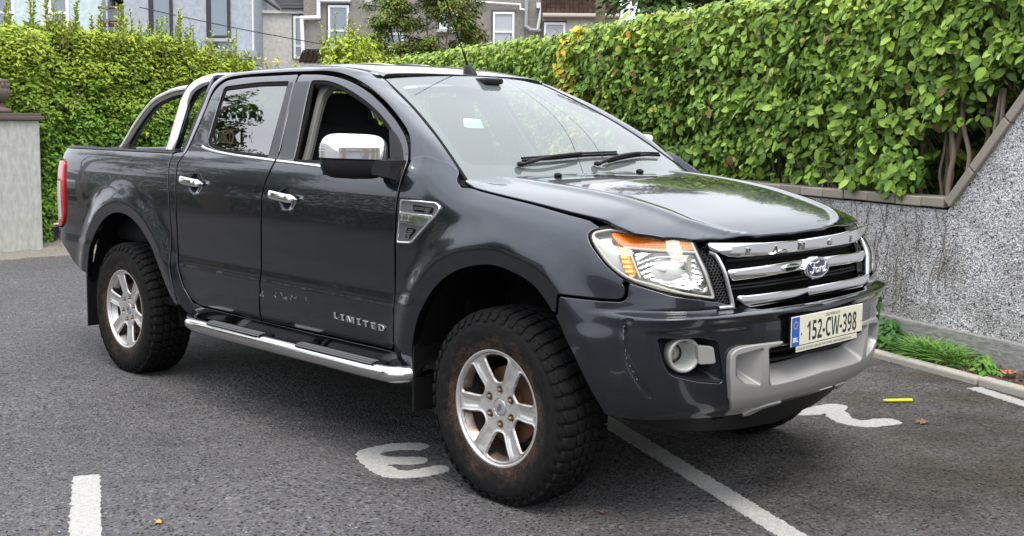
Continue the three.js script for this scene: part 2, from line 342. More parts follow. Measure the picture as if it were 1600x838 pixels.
const kerbMat = std([1.15, 1.1, 1.0], .92, { map: concreteMap, bumpMap: concreteMap, bumpScale: .004 });
const soilMap = dataTex(256, 256, (i, j) => { const v = .055 + .03 * fbm2(i / 12, j / 12, 4) + .02 * noise2(i / 2, j / 2); return S3(v * 1.15, v * .9, v * .68); }, true);
const soil = std(0xffffff, .98, { map: soilMap });

// ---------- ground ----------
{
  // asphalt sheet out to the horizon: fine cells near the truck carry soft patches of wear, dirt and, at the right, painted shade
  const xs = [], zs = [], grid = (a, near, far, st) => { for (let v = -far; v < -near; v += 30) a.push(v); for (let v = -near; v <= near + 1e-6; v += st) a.push(v); for (let v = near + 30; v <= far; v += 30) a.push(v); };
  grid(xs, 12, 222, .12); grid(zs, 12, 222, .12);
  const pos = [], nor = [], uv = [], col = [], idx = [], w = xs.length;
  for (const z of zs) for (const x of xs) {
    pos.push(x, 0, z); nor.push(0, 1, 0); uv.push(x / 1.7 + .07 * noise2(x * .5, z * .5), z / 1.7 + .07 * noise2(x * .5 + 9, z * .5));
    let v = 1 + .13 * fbm2(x * .55, z * .55, 4) + .05 * noise2(x * 3.1, z * 3.1), warm = 0;
    const kerb = -.335 * x + .942 * z + 3.17;                  // distance from the kerb: dirt and leaf mould collect along it
    const m = clamp(1 - kerb / 1.9, 0, 1) * sstep(-.15, .5, fbm2(x * 1.4, z * 1.4 + 5, 4) + .28); if (kerb > -.2) { v -= .40 * m; warm = m * .55; } const dampShade = sstep(1.1, 2.6, x) * sstep(1.9, .2, z) * sstep(-.5, .35, fbm2(x * .9 + 3, z * .9, 4)); v -= .27 * dampShade; warm += .2 * dampShade; const patch = sstep(.95, .1, Math.hypot((x - 2.55) / 1.5, (z + .75) / .95) + .35 * fbm2(x * 1.7, z * 1.7 + 9, 4)); v -= .24 * patch; warm += .25 * patch;  // broad right-hand darkening mixes damp dirt with painted shade of wall and hedge
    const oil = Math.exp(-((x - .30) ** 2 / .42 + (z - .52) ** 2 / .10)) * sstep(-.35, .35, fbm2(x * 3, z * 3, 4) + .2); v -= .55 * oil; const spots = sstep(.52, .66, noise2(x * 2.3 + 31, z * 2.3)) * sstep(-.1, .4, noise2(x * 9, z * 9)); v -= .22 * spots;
    const far = clamp((-6.6 - x) / 1.2, 0, 1) * sstep(-.4, .3, fbm2(x * 1.1, z * 1.1, 4)); warm += far * .3; v += far * .18;
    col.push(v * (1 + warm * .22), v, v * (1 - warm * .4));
  }
  for (let j = 0; j < zs.length - 1; j++) for (let i = 0; i < w - 1; i++) { const a = j * w + i; idx.push(a, a + w, a + 1, a + 1, a + w, a + w + 1); }
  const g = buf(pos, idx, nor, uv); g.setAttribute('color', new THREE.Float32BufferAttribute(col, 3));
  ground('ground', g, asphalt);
}
// painted markings: ragged sheets 4 mm above the asphalt
function marking(outline, holes, seed, label, thick = .0035) {
  const r = noise2, sd = inPoly(outline, holes);
  const g = panel((u, v) => [u, .004, v], (u, v) => sd(u, v) + .011 * fbm2(u * 26 + seed, v * 26, 4) + (fbm2(u * 19 + seed * 3, v * 19, 4) > .5 ? .03 : 0), bbox(outline, .05), .009, { edge: .002, depth: .003, flip: true });
  const uv = g.attributes.uv; for (let i = 0; i < uv.count; i++) uv.setXY(i, uv.getX(i) / .6, uv.getY(i) / .6);
  return lone('road_marking', g, roadPaint, label, 'road marking');
}
const quad = (a, b, w) => { const dx = b[0] - a[0], dz = b[1] - a[1], l = Math.hypot(dx, dz), nx = -dz / l * w / 2, nz = dx / l * w / 2; return [[a[0] + nx, a[1] + nz], [b[0] + nx, b[1] + nz], [b[0] - nx, b[1] - nz], [a[0] - nx, a[1] - nz]]; };
marking(quad([.198, 1.93], [1.9, 2.69], .112), [], 1, 'broad white bay line at the left, ending on open asphalt behind the front wheel');
marking(quad([.2, -.79], [4.0, 1.0], .108), [], 2, 'long white bay line running out from under the front bumper');
marking(quad([2.03, -2.50], [3.5, -1.78], .095), [], 3, 'white line end beside the concrete kerb at the right');
{ // figures, drawn as strokes in the bays' own axes: a along the line (away from the wall), b across
  const stroke = (pts, w) => { const s = spline(pts, 10), L = [], R = []; s.forEach((p, i) => { const a = s[Math.max(i - 1, 0)], b = s[Math.min(i + 1, s.length - 1)], l = Math.hypot(b[0] - a[0], b[1] - a[1]), nx = -(b[1] - a[1]) / l, nz = (b[0] - a[0]) / l; L.push([p[0] + nx * w / 2, p[1] + nz * w / 2]); R.unshift([p[0] - nx * w / 2, p[1] - nz * w / 2]); }); const e = s[s.length - 1], f = s[s.length - 2]; return [...L, ...R]; };
  const fig = (lines, w, seed, label) => {
    const ps = lines.map(l => stroke(l, w)), ends = lines.flatMap(l => [l[0], l[l.length - 1]]), all = ps.flat();
    const sd = (u, v) => { let d = 9; for (const p of ps) d = Math.min(d, polyDist(p, u, v)); for (const e of ends) d = Math.min(d, Math.hypot(u - e[0], v - e[1]) - w / 2); return d; };
    const g = panel((u, v) => [u, .004, v], (u, v) => sd(u, v) + .012 * fbm2(u * 20 + seed, v * 20, 3) + (fbm2(u * 17 + seed * 3, v * 17, 4) > .52 ? .03 : 0), bbox(all, .08), .011, { edge: .002, depth: .003, flip: true });
    const uv = g.attributes.uv; for (let i = 0; i < uv.count; i++) uv.setXY(i, uv.getX(i) / .6, uv.getY(i) / .6);
    lone('bay_number', g, roadPaint, label, 'painted number');
  };
  fig([[[.971,.770],[.920,.826],[.860,.873],[.775,.880],[.733,.850],[.722,.777],[.745,.687],[.806,.621]], [[.80,.905],[.898,.935],[.967,.956],[1.044,.966],[1.098,.926],[1.126,.864],[1.138,.78]]], .104, 21, 'white painted figure 3 on the asphalt beside the front wheel');
  fig([[[1.60,-1.20],[1.69,-1.30],[1.71,-1.44],[1.727,-1.50]], [[1.727,-1.50],[1.75,-1.43],[1.801,-1.375],[1.893,-1.291],[1.97,-1.275],[2.026,-1.312],[2.045,-1.38],[2.071,-1.423]]], .124, 31, 'white painted figure 2, half hidden beyond the front bumper');
}
// ---------- boundary wall at the right, its kerb and soil strip ----------
const WALL = { o: [2.131, -2.954], d: [-.9421, -.3353], n: [-.3353, .9421] };   // u runs back along the wall, n faces the car park
const wp = (u, y, k = 0) => [WALL.o[0] + WALL.d[0] * u + WALL.n[0] * k, y, WALL.o[1] + WALL.d[1] * u + WALL.n[1] * k];
const wallTurn = Math.atan2(-WALL.d[1], WALL.d[0]);            // local x = along u, local z = -n
const WB = WALL.d[0] * WALL.n[1] - WALL.d[1] * WALL.n[0];
function wallGroup(name, label, category) { const g = thing(name, label, category, [WALL.o[0], 0, WALL.o[1]], 0); return g; }
const wallMap = (u, y, k = 0) => { const p = wp(u, y, k); return [p[0] - WALL.o[0], p[1], p[2] - WALL.o[1]]; };
function wallBox(u0, u1, y0, y1, k0, k1, r = .006) {            // box in wall axes, edges slightly rounded
  const g = rbox(u1 - u0, y1 - y0, k1 - k0, 0, 0, 0, r), m = new THREE.Matrix4();
  const c = wallMap((u0 + u1) / 2, (y0 + y1) / 2, (k0 + k1) / 2);
  m.makeBasis(new THREE.Vector3(WALL.d[0], 0, WALL.d[1]), new THREE.Vector3(0, 1, 0), new THREE.Vector3(-WALL.n[0], 0, -WALL.n[1])); m.setPosition(...c);
  return g.applyMatrix4(m);
}
const TOPLINE = [[-3.5, 1.72], [.02, 1.72], [.632, .985], [13, .985]];
{
  const w = wallGroup('boundary_wall', 'white and grey pebble dashed boundary wall with stone coping that slopes up at the right', 'wall');
  const base = std([.52, .525, .54], .95, { bumpMap: concreteMap, bumpScale: .01 });
  const top = u => u < .02 ? 1.70 : u < .632 ? lerp(1.70, .965, (u - .02) / .612) : .965;
  const rows = [];
  for (let u = -3.5; u <= 13; u += u < 1 ? .05 : .5) { const t = top(u); rows.push([wallMap(u, .20, 0), wallMap(u, t, 0), wallMap(u, t, -.22), wallMap(u, -.1, -.22)]); }
  part(w, 'render', toCreasedNormals(loft(rows), .5), base);
  const plinthMap = dataTex(256, 256, (i, j) => { const v = .30 + .13 * fbm2(i / 30, j / 30, 6) + .05 * noise2(i / 2.5, j / 2.5); return S3(v, v * .975, v * .90); }, true);
  const pl = wallBox(-3.5, 13, -.1, .213, -.05, .035, .012), uv = pl.attributes.uv; for (let i = 0; i < uv.count; i++) uv.setXY(i, uv.getX(i) * 18, uv.getY(i));
  part(w, 'plinth', pl, std(0xffffff, .95, { map: plinthMap, bumpMap: plinthMap, bumpScale: .012 }));
  // coping stones
  const r = rng(40), cols = [[.80, .74, .63], [.95, .88, .76], [.66, .62, .54], [.86, .78, .66]].map(c => std(c, .93, { map: concreteMap, bumpMap: concreteMap, bumpScale: .008 }));
  let u = .655; const lens = [.20, .235, .27, .25, .22, .26, .24, .23];
  for (let i = 0; u < 6; i++) { const l = lens[i % lens.length], y = (r() - .5) * .006; part(w, 'coping_stone', wallBox(u + .003, u + l - .004, .980 + y, 1.043 + y, -.23, .032 + (r() - .5) * .008, .008), cols[i % 4]); u += l; }
  const dx = -.612, dy = .735, L = Math.hypot(dx, dy); let s = 0;
  for (const l of [.30, .40, .26]) {
    const g = rbox(l - .008, .062, .265, 0, 0, 0, .008), m = new THREE.Matrix4(), e = l;
    const c = s + l / 2, uu = .632 + dx * c / L + .04 * dy / L * 0, yy = 1.0 + dy * c / L, X = new THREE.Vector3(WALL.d[0] * dx / L, dy / L, WALL.d[1] * dx / L), Z = new THREE.Vector3(WALL.n[0], 0, WALL.n[1]), Y = Z.clone().cross(X);
    m.makeBasis(X, Y, Z); m.setPosition(...wallMap(uu, yy + .004, -.097)); part(w, 'coping_stone', g.applyMatrix4(m), cols[(s * 10 | 0) % 4]); s += l;
  }
  for (let k = 0; k < 6; k++) part(w, 'coping_stone', wallBox(-.02 - (k + 1) * .3 + .004, -.02 - k * .3 - .004, 1.70, 1.775, -.23, .036, .008), cols[k % 4]);
  // the dash itself: loose white, grey and black chippings
  const peb = new THREE.IcosahedronGeometry(1, 0), n = 88000, im = new THREE.InstancedMesh(peb, std(0xffffff, .75, { side: THREE.FrontSide }), n), M = new THREE.Matrix4(), Q = new THREE.Quaternion(), E = new THREE.Euler(), c = new THREE.Color();
  const q = rng(77); let k = 0;
  while (k < n) {
    const uu = -.75 + q() * 3.4, yy = .205 + q() * 1.5; if (yy > top(uu) - .005) continue;
    const sz = .0027 + q() * q() * .0046; E.set(q() * 6, q() * 6, q() * 6); Q.setFromEuler(E);
    M.compose(new THREE.Vector3(...wallMap(uu, yy, sz * .35)), Q, new THREE.Vector3(sz * (1 + q() * .5), sz * (.75 + q() * .4), sz * .8)); im.setMatrixAt(k, M);
    const grime = clamp(.5 + .9 * fbm2(uu * 1.6, yy * 2.2, 4) + sstep(.35, 1.3, uu) * .45 - .25, 0, 1), t = q();
    let v = t < .68 ? .62 + q() * .26 : t < .87 ? .28 + q() * .22 : .06 + q() * .10; v *= 1 - .46 * grime * (.6 + .6 * q());
    im.setColorAt(k, c.setRGB(v * (1 - .0 * grime), v * (.99 - .03 * grime), v * (1.0 - .09 * grime))); k++;
  }
  im.name = 'pebble_dash'; im.userData.kind = 'stuff'; shade(im); w.add(im);
  // dead climber stems on the render
  const stems = []; const rr = rng(91);
  for (let i = 0; i < 60; i++) { let a = .5 + rr() * 1.5, y = .22 + rr() * .35; const p = []; const end = y + .12 + rr() * .5; while (y < end) { p.push(wallMap(a, y, .009)); y += .06 + rr() * .05; a += (rr() - .5) * .09; } if (p.length > 2) stems.push(tube(p, .0011 + rr() * .0012, p.length * 3, 5)); }
  part(w, 'dead_stem', merge(stems), std([.20, .16, .125], .95));
}
{ // kerb stones and soil
  const k0 = .385, lens = [.86, .905, .9, .91, .9, .9, .9, .9]; let u = -2.67;
  const kerb = wallGroup('kerb', 'low rounded concrete kerb edging the planted strip below the wall', 'kerb');
  for (let i = 0; u < 7; i++) { const l = lens[i % lens.length]; part(kerb, 'kerb_stone', wallBox(u + .004, u + l - .004, -.06, .045 + (i % 3) * .003, k0 - .075, k0 + (i % 2) * .004, .02), kerbMat); u += l; }
  const rows = []; for (let uu = -2.6; uu < 7.4; uu += .05) { const row = []; for (let k = .03; k <= .345; k += .03) row.push(wp(uu, .03 + .022 * fbm2(uu * 5, k * 9, 3) + .014 * noise2(uu * 22, k * 22), k)); rows.push(row); }
  const g = loft(rows), uv = g.attributes.uv; for (let i = 0; i < uv.count; i++) uv.setXY(i, uv.getX(i) * 20, uv.getY(i));
  ground('soil', g, soil);
}
// ---------- vegetation helpers ----------
function leafGeo(len, wid, fold = .25, curl = .18, seg = 3) {   // pointed oval leaf, folded at the midrib, along +y, face +z
  const pos = [], idx = [];
  for (let i = 0; i <= seg; i++) { const t = i / seg, w = wid / 2 * Math.pow(Math.sin(Math.PI * Math.pow(t, .8)), .75) + .0005, y = len * t, z = -curl * len * t * t; pos.push(-w, y, z + w * fold, 0, y, z, w, y, z + w * fold); }
  for (let i = 0; i < seg; i++) { const a = i * 3; idx.push(a, a + 1, a + 3, a + 1, a + 4, a + 3, a + 1, a + 2, a + 4, a + 2, a + 5, a + 4); }
  return buf(pos, idx);
}
function roundLeaf(len, wid, fold = .22, curl = .2, seg = 4) { const g = leafGeo(len, wid, fold, curl, seg), p = g.attributes.position; for (let i = 0; i <= seg; i++) { const t = i / seg, w = wid / 2 * Math.pow(Math.sin(Math.PI * Math.pow(t, .92)), .55) + (i === 0 ? .004 : .0005), z = -curl * len * t * t; p.setX(i * 3, -w); p.setX(i * 3 + 2, w); p.setZ(i * 3, z + w * fold); p.setZ(i * 3 + 2, z + w * fold); } g.computeVertexNormals(); return g; }
const leafMat = phys(0xffffff, .46, { specularIntensity: .34 });
const _Y = new THREE.Vector3(0, 1, 0);
function leafMatrix(r, p, n, up, size, spread = .7) {
  const N = n.clone().add(new THREE.Vector3(r() - .5, r() - .5, r() - .5).multiplyScalar(2 * spread)).normalize();
  const T = up.clone().add(new THREE.Vector3(r() - .5, r() - .5, r() - .5).multiplyScalar(1.5)); T.addScaledVector(N, -T.dot(N)).normalize();
  const X = T.clone().cross(N), m = new THREE.Matrix4().makeBasis(X, T, N); m.scale(new THREE.Vector3(size, size, size)); m.setPosition(p); return m;
}
function foliage(parent, name, leaf, mats, cols, mat = leafMat) {
  const im = new THREE.InstancedMesh(leaf, mat, mats.length); mats.forEach((m, i) => { im.setMatrixAt(i, m); im.setColorAt(i, cols[i]); });
  im.name = name; im.userData.kind = 'stuff'; shade(im); parent.add(im); return im;
}
const C3 = (a, b, t) => new THREE.Color().setRGB(lerp(a[0], b[0], t), lerp(a[1], b[1], t), lerp(a[2], b[2], t));
const barkMat = std([.26, .20, .155], .95), twigMat = std([.17, .13, .09], .95);
// ---------- hedge on top of the boundary wall ----------
function wallHedge(name, label, u0, u1, seed, count, leafLen, low, high, near) {
  const h = thing(name, label, 'hedge', [WALL.o[0], 0, WALL.o[1]]);
  const r = rng(seed), n = new THREE.Vector3(WALL.n[0], 0, WALL.n[1]), mats = [], cols = [], cand = [];
  for (let i = 0; i < count; i++) {
    const u = lerp(u0, u1, r()), kind = r(); let y, k;
    const top = high(u), lo = low(u), wob = .07 * fbm2(u * 1.1 + seed, 3, 3);
    if (kind < .60) { y = lerp(lo, top, r()); k = -.03 - .42 * r() * r() + wob + .07 * noise2(u * 3 + seed, y * 3) - .12 * sstep(top - .22, top, y) ; }
    else if (kind < .72) { k = -1.0 * r() - .05; y = top - .16 * r() * r() + .05 * noise2(u * 4, k * 4); }
    else { k = r() < .35 ? -.25 - .6 * r() : -.88 - .22 * r(); y = lerp(near && u < 1.1 ? (k < -.8 && r() < .85 ? 1.0 : lo) : lo - .1, top - .03, r()); }
    const gap = noise2(u * 2.1 + seed, y * 2.6) + .7 * noise2(u * 5.2, y * 6 + seed); if (kind < .60 && gap > .46 - .34 * sstep(.62, .0, (y - lo) / (top - lo)) && r() < .86) continue;
    if (near && kind < .6 && u < 1.15 && y < lo + .16 && r() < .6) continue;
    const P = new THREE.Vector3(...wallMap(u, y, k)), t = clamp((y - lo) / (top - lo), 0, 1), side = new THREE.Vector3(WALL.d[0], 0, WALL.d[1]);
    const N = n.clone().multiplyScalar(.75).addScaledVector(_Y, .35 + .6 * sstep(.85, 1, t)), up = new THREE.Vector3(0, -.25 + .5 * r(), 0).addScaledVector(side, r() - .5).addScaledVector(n, .45);
    const size = leafLen * (.5 + .75 * Math.pow(r(), 1.4)) * (k < -.86 ? 2.3 : 1);
    const m = leafMatrix(r, P, N, up, size, .55);
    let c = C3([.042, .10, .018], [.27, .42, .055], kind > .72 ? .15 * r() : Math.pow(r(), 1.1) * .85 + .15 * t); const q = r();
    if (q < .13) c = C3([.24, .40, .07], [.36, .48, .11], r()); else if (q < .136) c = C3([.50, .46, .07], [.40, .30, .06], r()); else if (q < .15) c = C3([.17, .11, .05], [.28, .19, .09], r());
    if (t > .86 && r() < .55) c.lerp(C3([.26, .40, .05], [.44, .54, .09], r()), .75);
    const strip = Math.exp(-(((u - 6.05 + .15 * Math.sin(y * 5)) / .16) ** 2)); if (r() < strip * .55) c = C3([.66, .55, .05], [.55, .28, .04], Math.pow(r(), 4));
    const strip2 = Math.exp(-(((u - 4.62) / .12) ** 2)) * sstep(1.5, 2.4, y); if (r() < strip2 * .22) c = C3([.5, .38, .05], [.42, .16, .03], r());
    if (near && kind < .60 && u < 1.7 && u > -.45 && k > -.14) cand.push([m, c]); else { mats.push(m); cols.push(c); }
  }
  if (near) {
    // the clump that hangs over the coping
    for (let i = 0; i < 150; i++) { const a = r() * 6.28, b = Math.acos(2 * r() - 1), d = Math.cbrt(r()), u = 1.10 + .20 * d * Math.sin(b) * Math.cos(a), y = 1.19 + .17 * d * Math.cos(b), k = .0 + .13 * d * Math.sin(b) * Math.sin(a); if (y < 1.055 && k < .04) continue; cand.unshift([leafMatrix(r, new THREE.Vector3(...wallMap(u, y, k)), n.clone().multiplyScalar(.9).addScaledVector(_Y, .35), new THREE.Vector3(0, -.3, 0), leafLen * (.6 + .5 * r()), .5), C3([.055, .14, .022], [.25, .40, .06], r())]); }
    const kinds = [roundLeaf(1, .60), roundLeaf(1, .54, .35, .3), roundLeaf(1, .66, .15, .1), roundLeaf(1, .58, .1, -.12)], shades = []; for (let i = 0; i < 14; i++) { const m = leafMat.clone(); shades.push(m); }
    const take = cand.splice(0, 300); take.sort((a, b) => a[1].g - b[1].g); take.forEach((t, i) => { const g = Math.floor(i / take.length * 14); if (i % 21 === 0) shades[g].color.copy(t[1]); });
    shades.forEach((m, i) => m.color.copy(take[Math.min(Math.floor((i + .5) / 14 * take.length), take.length - 1)][1]));
    take.forEach((t, i) => { const m = part(h, 'leaf', kinds[i % 4], shades[Math.floor(i / take.length * 14)]); m.applyMatrix4(t[0]); });
    cand.forEach(t => { mats.push(t[0]); cols.push(t[1]); });
  }
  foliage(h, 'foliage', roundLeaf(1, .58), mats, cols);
  // stems and twigs
  const st = [], tw = [];
  for (let u = u0 + .1; u < u1; u += near ? .17 + r() * .12 : .45) {
    let a = u, k = -.28 - .35 * r(), y = .55; const p = [], lean = (r() - .5) * .12; while (y < low(u) + .75) { p.push(wallMap(a, y, k)); y += .16; a += lean + (r() - .5) * .05; k += (r() - .5) * .05; } st.push(tube(p, .012 + .016 * r() * r(), 14, 7));
  }
  if (near) for (const [u, k, l, rad] of [[.80, -.16, .06, .024], [.58, -.14, .2, .021], [.86, -.22, .06, .014], [.96, -.24, .05, .013], [.50, -.12, -.1, .02], [.40, -.12, .06, .018], [.75, -.32, -.06, .02], [.66, -.4, .05, .02], [1.05, -.34, 0, .018]]) { const p = []; for (let i = 0; i < 7; i++) p.push(wallMap(u + l * i / 6 + .02 * Math.sin(i * 2 + u * 30), .9 + i * .14, k - .012 * i)); st.push(tube(p, rad * .72, 20, 8)); }
  for (let i = 0; i < (near ? 900 : 200); i++) { const u = lerp(u0, u1, r()), y = lerp(low(u) - .1, high(u) - .15, r()), k = -.1 - .5 * r(), L = .12 + .25 * r(), a = (r() - .5) * 2; tw.push(tube([wallMap(u, y, k), wallMap(u + a * L * .4, y + L * .5, k + L * .25), wallMap(u + a * L * .8, y + L * .8, k + L * .4)], .0025 + r() * .002, 4, 4)); }
  part(h, 'stem', merge(st), barkMat); part(h, 'twig', merge(tw), twigMat);
  return h;
}
const nearLow = u => u < .3 ? 1.80 : u < .98 ? lerp(1.80, 1.50, sstep(.3, .62, u)) : lerp(1.50, 1.07, sstep(.98, 1.2, u)), nearHigh = u => 2.52 + .05 * noise2(u * 1.3, 2) + .18 * sstep(2, -1, u);
wallHedge('hedge', 'big leaved green hedge growing above the pebble dashed wall at the right', -1.6, 6.12, 501, 56000, .084, nearLow, nearHigh, true);
wallHedge('hedge', 'clipped far hedge beyond the truck roof, left of the yellowing strip', 6.12, 12.2, 502, 36000, .072, u => 1.1, u => 2.47 + .03 * noise2(u * 1.5, 7), false);
// ---------- privet hedge across the back ----------
const privet = leafGeo(1, .5, .3, .2, 2);
function shoots(r, base, height, leaf, mats, cols, lightCol) {
  let p = base.clone(); const lean = new THREE.Vector3((r() - .5) * .25, 1, (r() - .5) * .25), pts = [p.toArray()];
  for (let y = 0; y < height; y += leaf * .42) {
    p = p.clone().addScaledVector(lean, leaf * .42); const a = r() * 6.28, t = y / height;
    for (const s of [0, Math.PI]) { const d = new THREE.Vector3(Math.cos(a + s), .6, Math.sin(a + s)); mats.push(leafMatrix(r, p, new THREE.Vector3(-d.x, .7, -d.z), d, leaf * (1 - .45 * t) * (.8 + .4 * r()), .2)); cols.push(lightCol(r, t)); }
    pts.push(p.toArray());
  }
  return tube(pts, .004, 4, 4);
}
const yellowGreen = (r, t) => C3([.20, .31, .03], [.44, .52, .06], clamp(r() * .7 + t * .3, 0, 1));
{
  const h = thing('hedge', 'tall unclipped privet hedge with pale upright shoots behind the truck bed', 'hedge', [0, 0, 0]);
  const r = rng(701), mats = [], cols = [], st = [], X = -8.62;
  const top = z => z > -1.6 ? 2.52 : z > -3.2 ? lerp(2.50, 2.56, (z + 3.2) / 1.6) : z > -4.3 ? lerp(2.20, 2.50, (z + 4.3) / 1.1) : 2.08;
  for (let i = 0; i < 96000; i++) {
    const z = lerp(-.75, -6.9, r()), T = top(z) + .12 * fbm2(z * 2.2, 9, 3), kind = r(); let y, x;
    if (kind < .62) { y = lerp(.12 + .1 * noise2(z * 3, 5), T, Math.pow(r(), .9)); x = X + .06 - .3 * r() * r() + .13 * fbm2(z * 1.5, y * 1.6, 4); if (z > -1.4) x += .12 * sstep(1.2, 1.9, y); }
    else if (kind < .74) { y = T - .15 * r(); x = X - .8 * r(); } else { y = lerp(.05, T - .06, r()); x = X - .45 - .45 * r(); }
    if (kind < .62 && noise2(z * 2.6 + 4, y * 3.1) + .5 * noise2(z * 7, y * 8) > .72 && r() < .8) continue;
    const t = clamp(y / T, 0, 1), N = new THREE.Vector3(.7, .45 + .4 * t, 0), up = new THREE.Vector3(.5, .25 + .6 * t, r() - .5);
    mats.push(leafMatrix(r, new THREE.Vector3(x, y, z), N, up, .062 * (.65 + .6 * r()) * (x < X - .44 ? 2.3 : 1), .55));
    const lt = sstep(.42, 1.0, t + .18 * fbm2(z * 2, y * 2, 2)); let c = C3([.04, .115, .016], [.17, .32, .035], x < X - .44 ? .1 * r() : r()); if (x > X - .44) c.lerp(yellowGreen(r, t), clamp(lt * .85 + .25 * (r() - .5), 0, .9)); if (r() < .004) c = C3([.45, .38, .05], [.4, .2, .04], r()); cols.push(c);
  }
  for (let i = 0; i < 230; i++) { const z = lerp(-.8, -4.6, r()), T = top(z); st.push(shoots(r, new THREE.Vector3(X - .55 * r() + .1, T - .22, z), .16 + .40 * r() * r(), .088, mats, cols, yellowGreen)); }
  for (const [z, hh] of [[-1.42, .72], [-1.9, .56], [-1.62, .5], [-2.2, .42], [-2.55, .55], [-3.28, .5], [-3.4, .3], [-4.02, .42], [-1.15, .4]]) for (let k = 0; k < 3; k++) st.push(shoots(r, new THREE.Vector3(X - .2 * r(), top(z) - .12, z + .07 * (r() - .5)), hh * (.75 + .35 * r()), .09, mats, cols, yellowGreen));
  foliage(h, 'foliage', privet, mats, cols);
  for (let z = -1; z > -6.8; z -= .22) { let y = 0; const p = []; let zz = z, xx = X - .3 - .2 * r(); while (y < 2) { p.push([xx, y, zz]); y += .4; zz += (r() - .5) * .12; xx += (r() - .5) * .1; } st.push(tube(p, .014, 10, 6)); }
  part(h, 'stem', merge(st), barkMat);
}
function bush(name, label, category, pos, w, hgt, seed, n, leaf, shape, colour, shootN = 0, group) {
  const b = thing(name, label, category, pos, 0, group), r = rng(seed), mats = [], cols = [], st = [];
  for (let i = 0; i < n; i++) {
    const a = r() * 6.28, cy = r(), rad = shape(cy) * w * Math.sqrt(.35 + .65 * r()), y = cy * hgt, q = 1 + .25 * fbm2(a * 1.5, y * 2, 3);
    const d = new THREE.Vector3(Math.cos(a), 0, Math.sin(a)), P = new THREE.Vector3(d.x * rad * q, y, d.z * rad * q);
    mats.push(leafMatrix(r, P, d.clone().multiplyScalar(.6).addScaledVector(_Y, .6), d.clone().addScaledVector(_Y, .5), leaf * (.6 + .6 * r()), .6)); cols.push(colour(r, cy));
  }
  for (let i = 0; i < shootN; i++) { const a = r() * 6.28, q = r(), y = hgt * (.35 + .6 * r()); st.push(shoots(r, new THREE.Vector3(Math.cos(a) * w * shape(y / hgt) * q, y, Math.sin(a) * w * shape(y / hgt) * q), .2 + .35 * r(), leaf, mats, cols, colour)); }
  for (let i = 0; i < 9; i++) { const a = r() * 6.28; st.push(tube([[Math.cos(a) * .05, 0, Math.sin(a) * .05], [Math.cos(a) * w * .25, hgt * .4, Math.sin(a) * w * .25], [Math.cos(a) * w * .5, hgt * .8, Math.sin(a) * w * .5]], .01, 8, 5)); }
  foliage(b, 'foliage', privet, mats, cols); part(b, 'stem', merge(st), barkMat); return b;
}
bush('bush', 'loose yellow green privet bush with upright shoots below the grey terrace windows', 'bush', [-8.75, 0, -6.0], .62, 2.72, 801, 5200, .085, t => .55 + .6 * Math.sin(Math.PI * Math.min(t * .9 + .1, 1)), yellowGreen, 120);
bush('bush', 'low yellow green bush at the near end of the far clipped hedge row', 'bush', [-8.95, 0, -6.75], .45, 2.42, 802, 2600, .08, t => .6 + .5 * Math.sin(Math.PI * t), yellowGreen, 30);
{
  const yellow = (r, t) => r() < .35 + .4 * t ? C3([.62, .48, .03], [.7, .6, .12], r()) : C3([.15, .24, .03], [.28, .36, .05], r());
  bush('weed', 'weed with yellow tops showing above the truck roof, below the white weathered wing', 'weed', [-8.9, 0, -4.72], .2, 2.36, 811, 420, .06, t => .3 + .8 * t, yellow, 6);
  bush('weed', 'thin green weed standing against the pale corner of the grey rendered house', 'weed', [-9.0, 0, -4.22], .14, 2.45, 812, 260, .055, t => .3 + .5 * t, yellowGreen, 7);
  bush('weed', 'orange tinted weed at the right end of the tall privet hedge', 'weed', [-8.9, 0, -3.98], .13, 2.42, 813, 240, .055, t => .3 + .6 * t, (r, t) => C3([.55, .4, .05], [.45, .2, .04], r()), 3);
  bush('weed', 'yellow flowered weed below the white soil pipe of the terrace', 'weed', [-8.9, 0, -5.2], .16, 2.32, 814, 320, .055, t => .3 + .7 * t, yellow, 5);
}
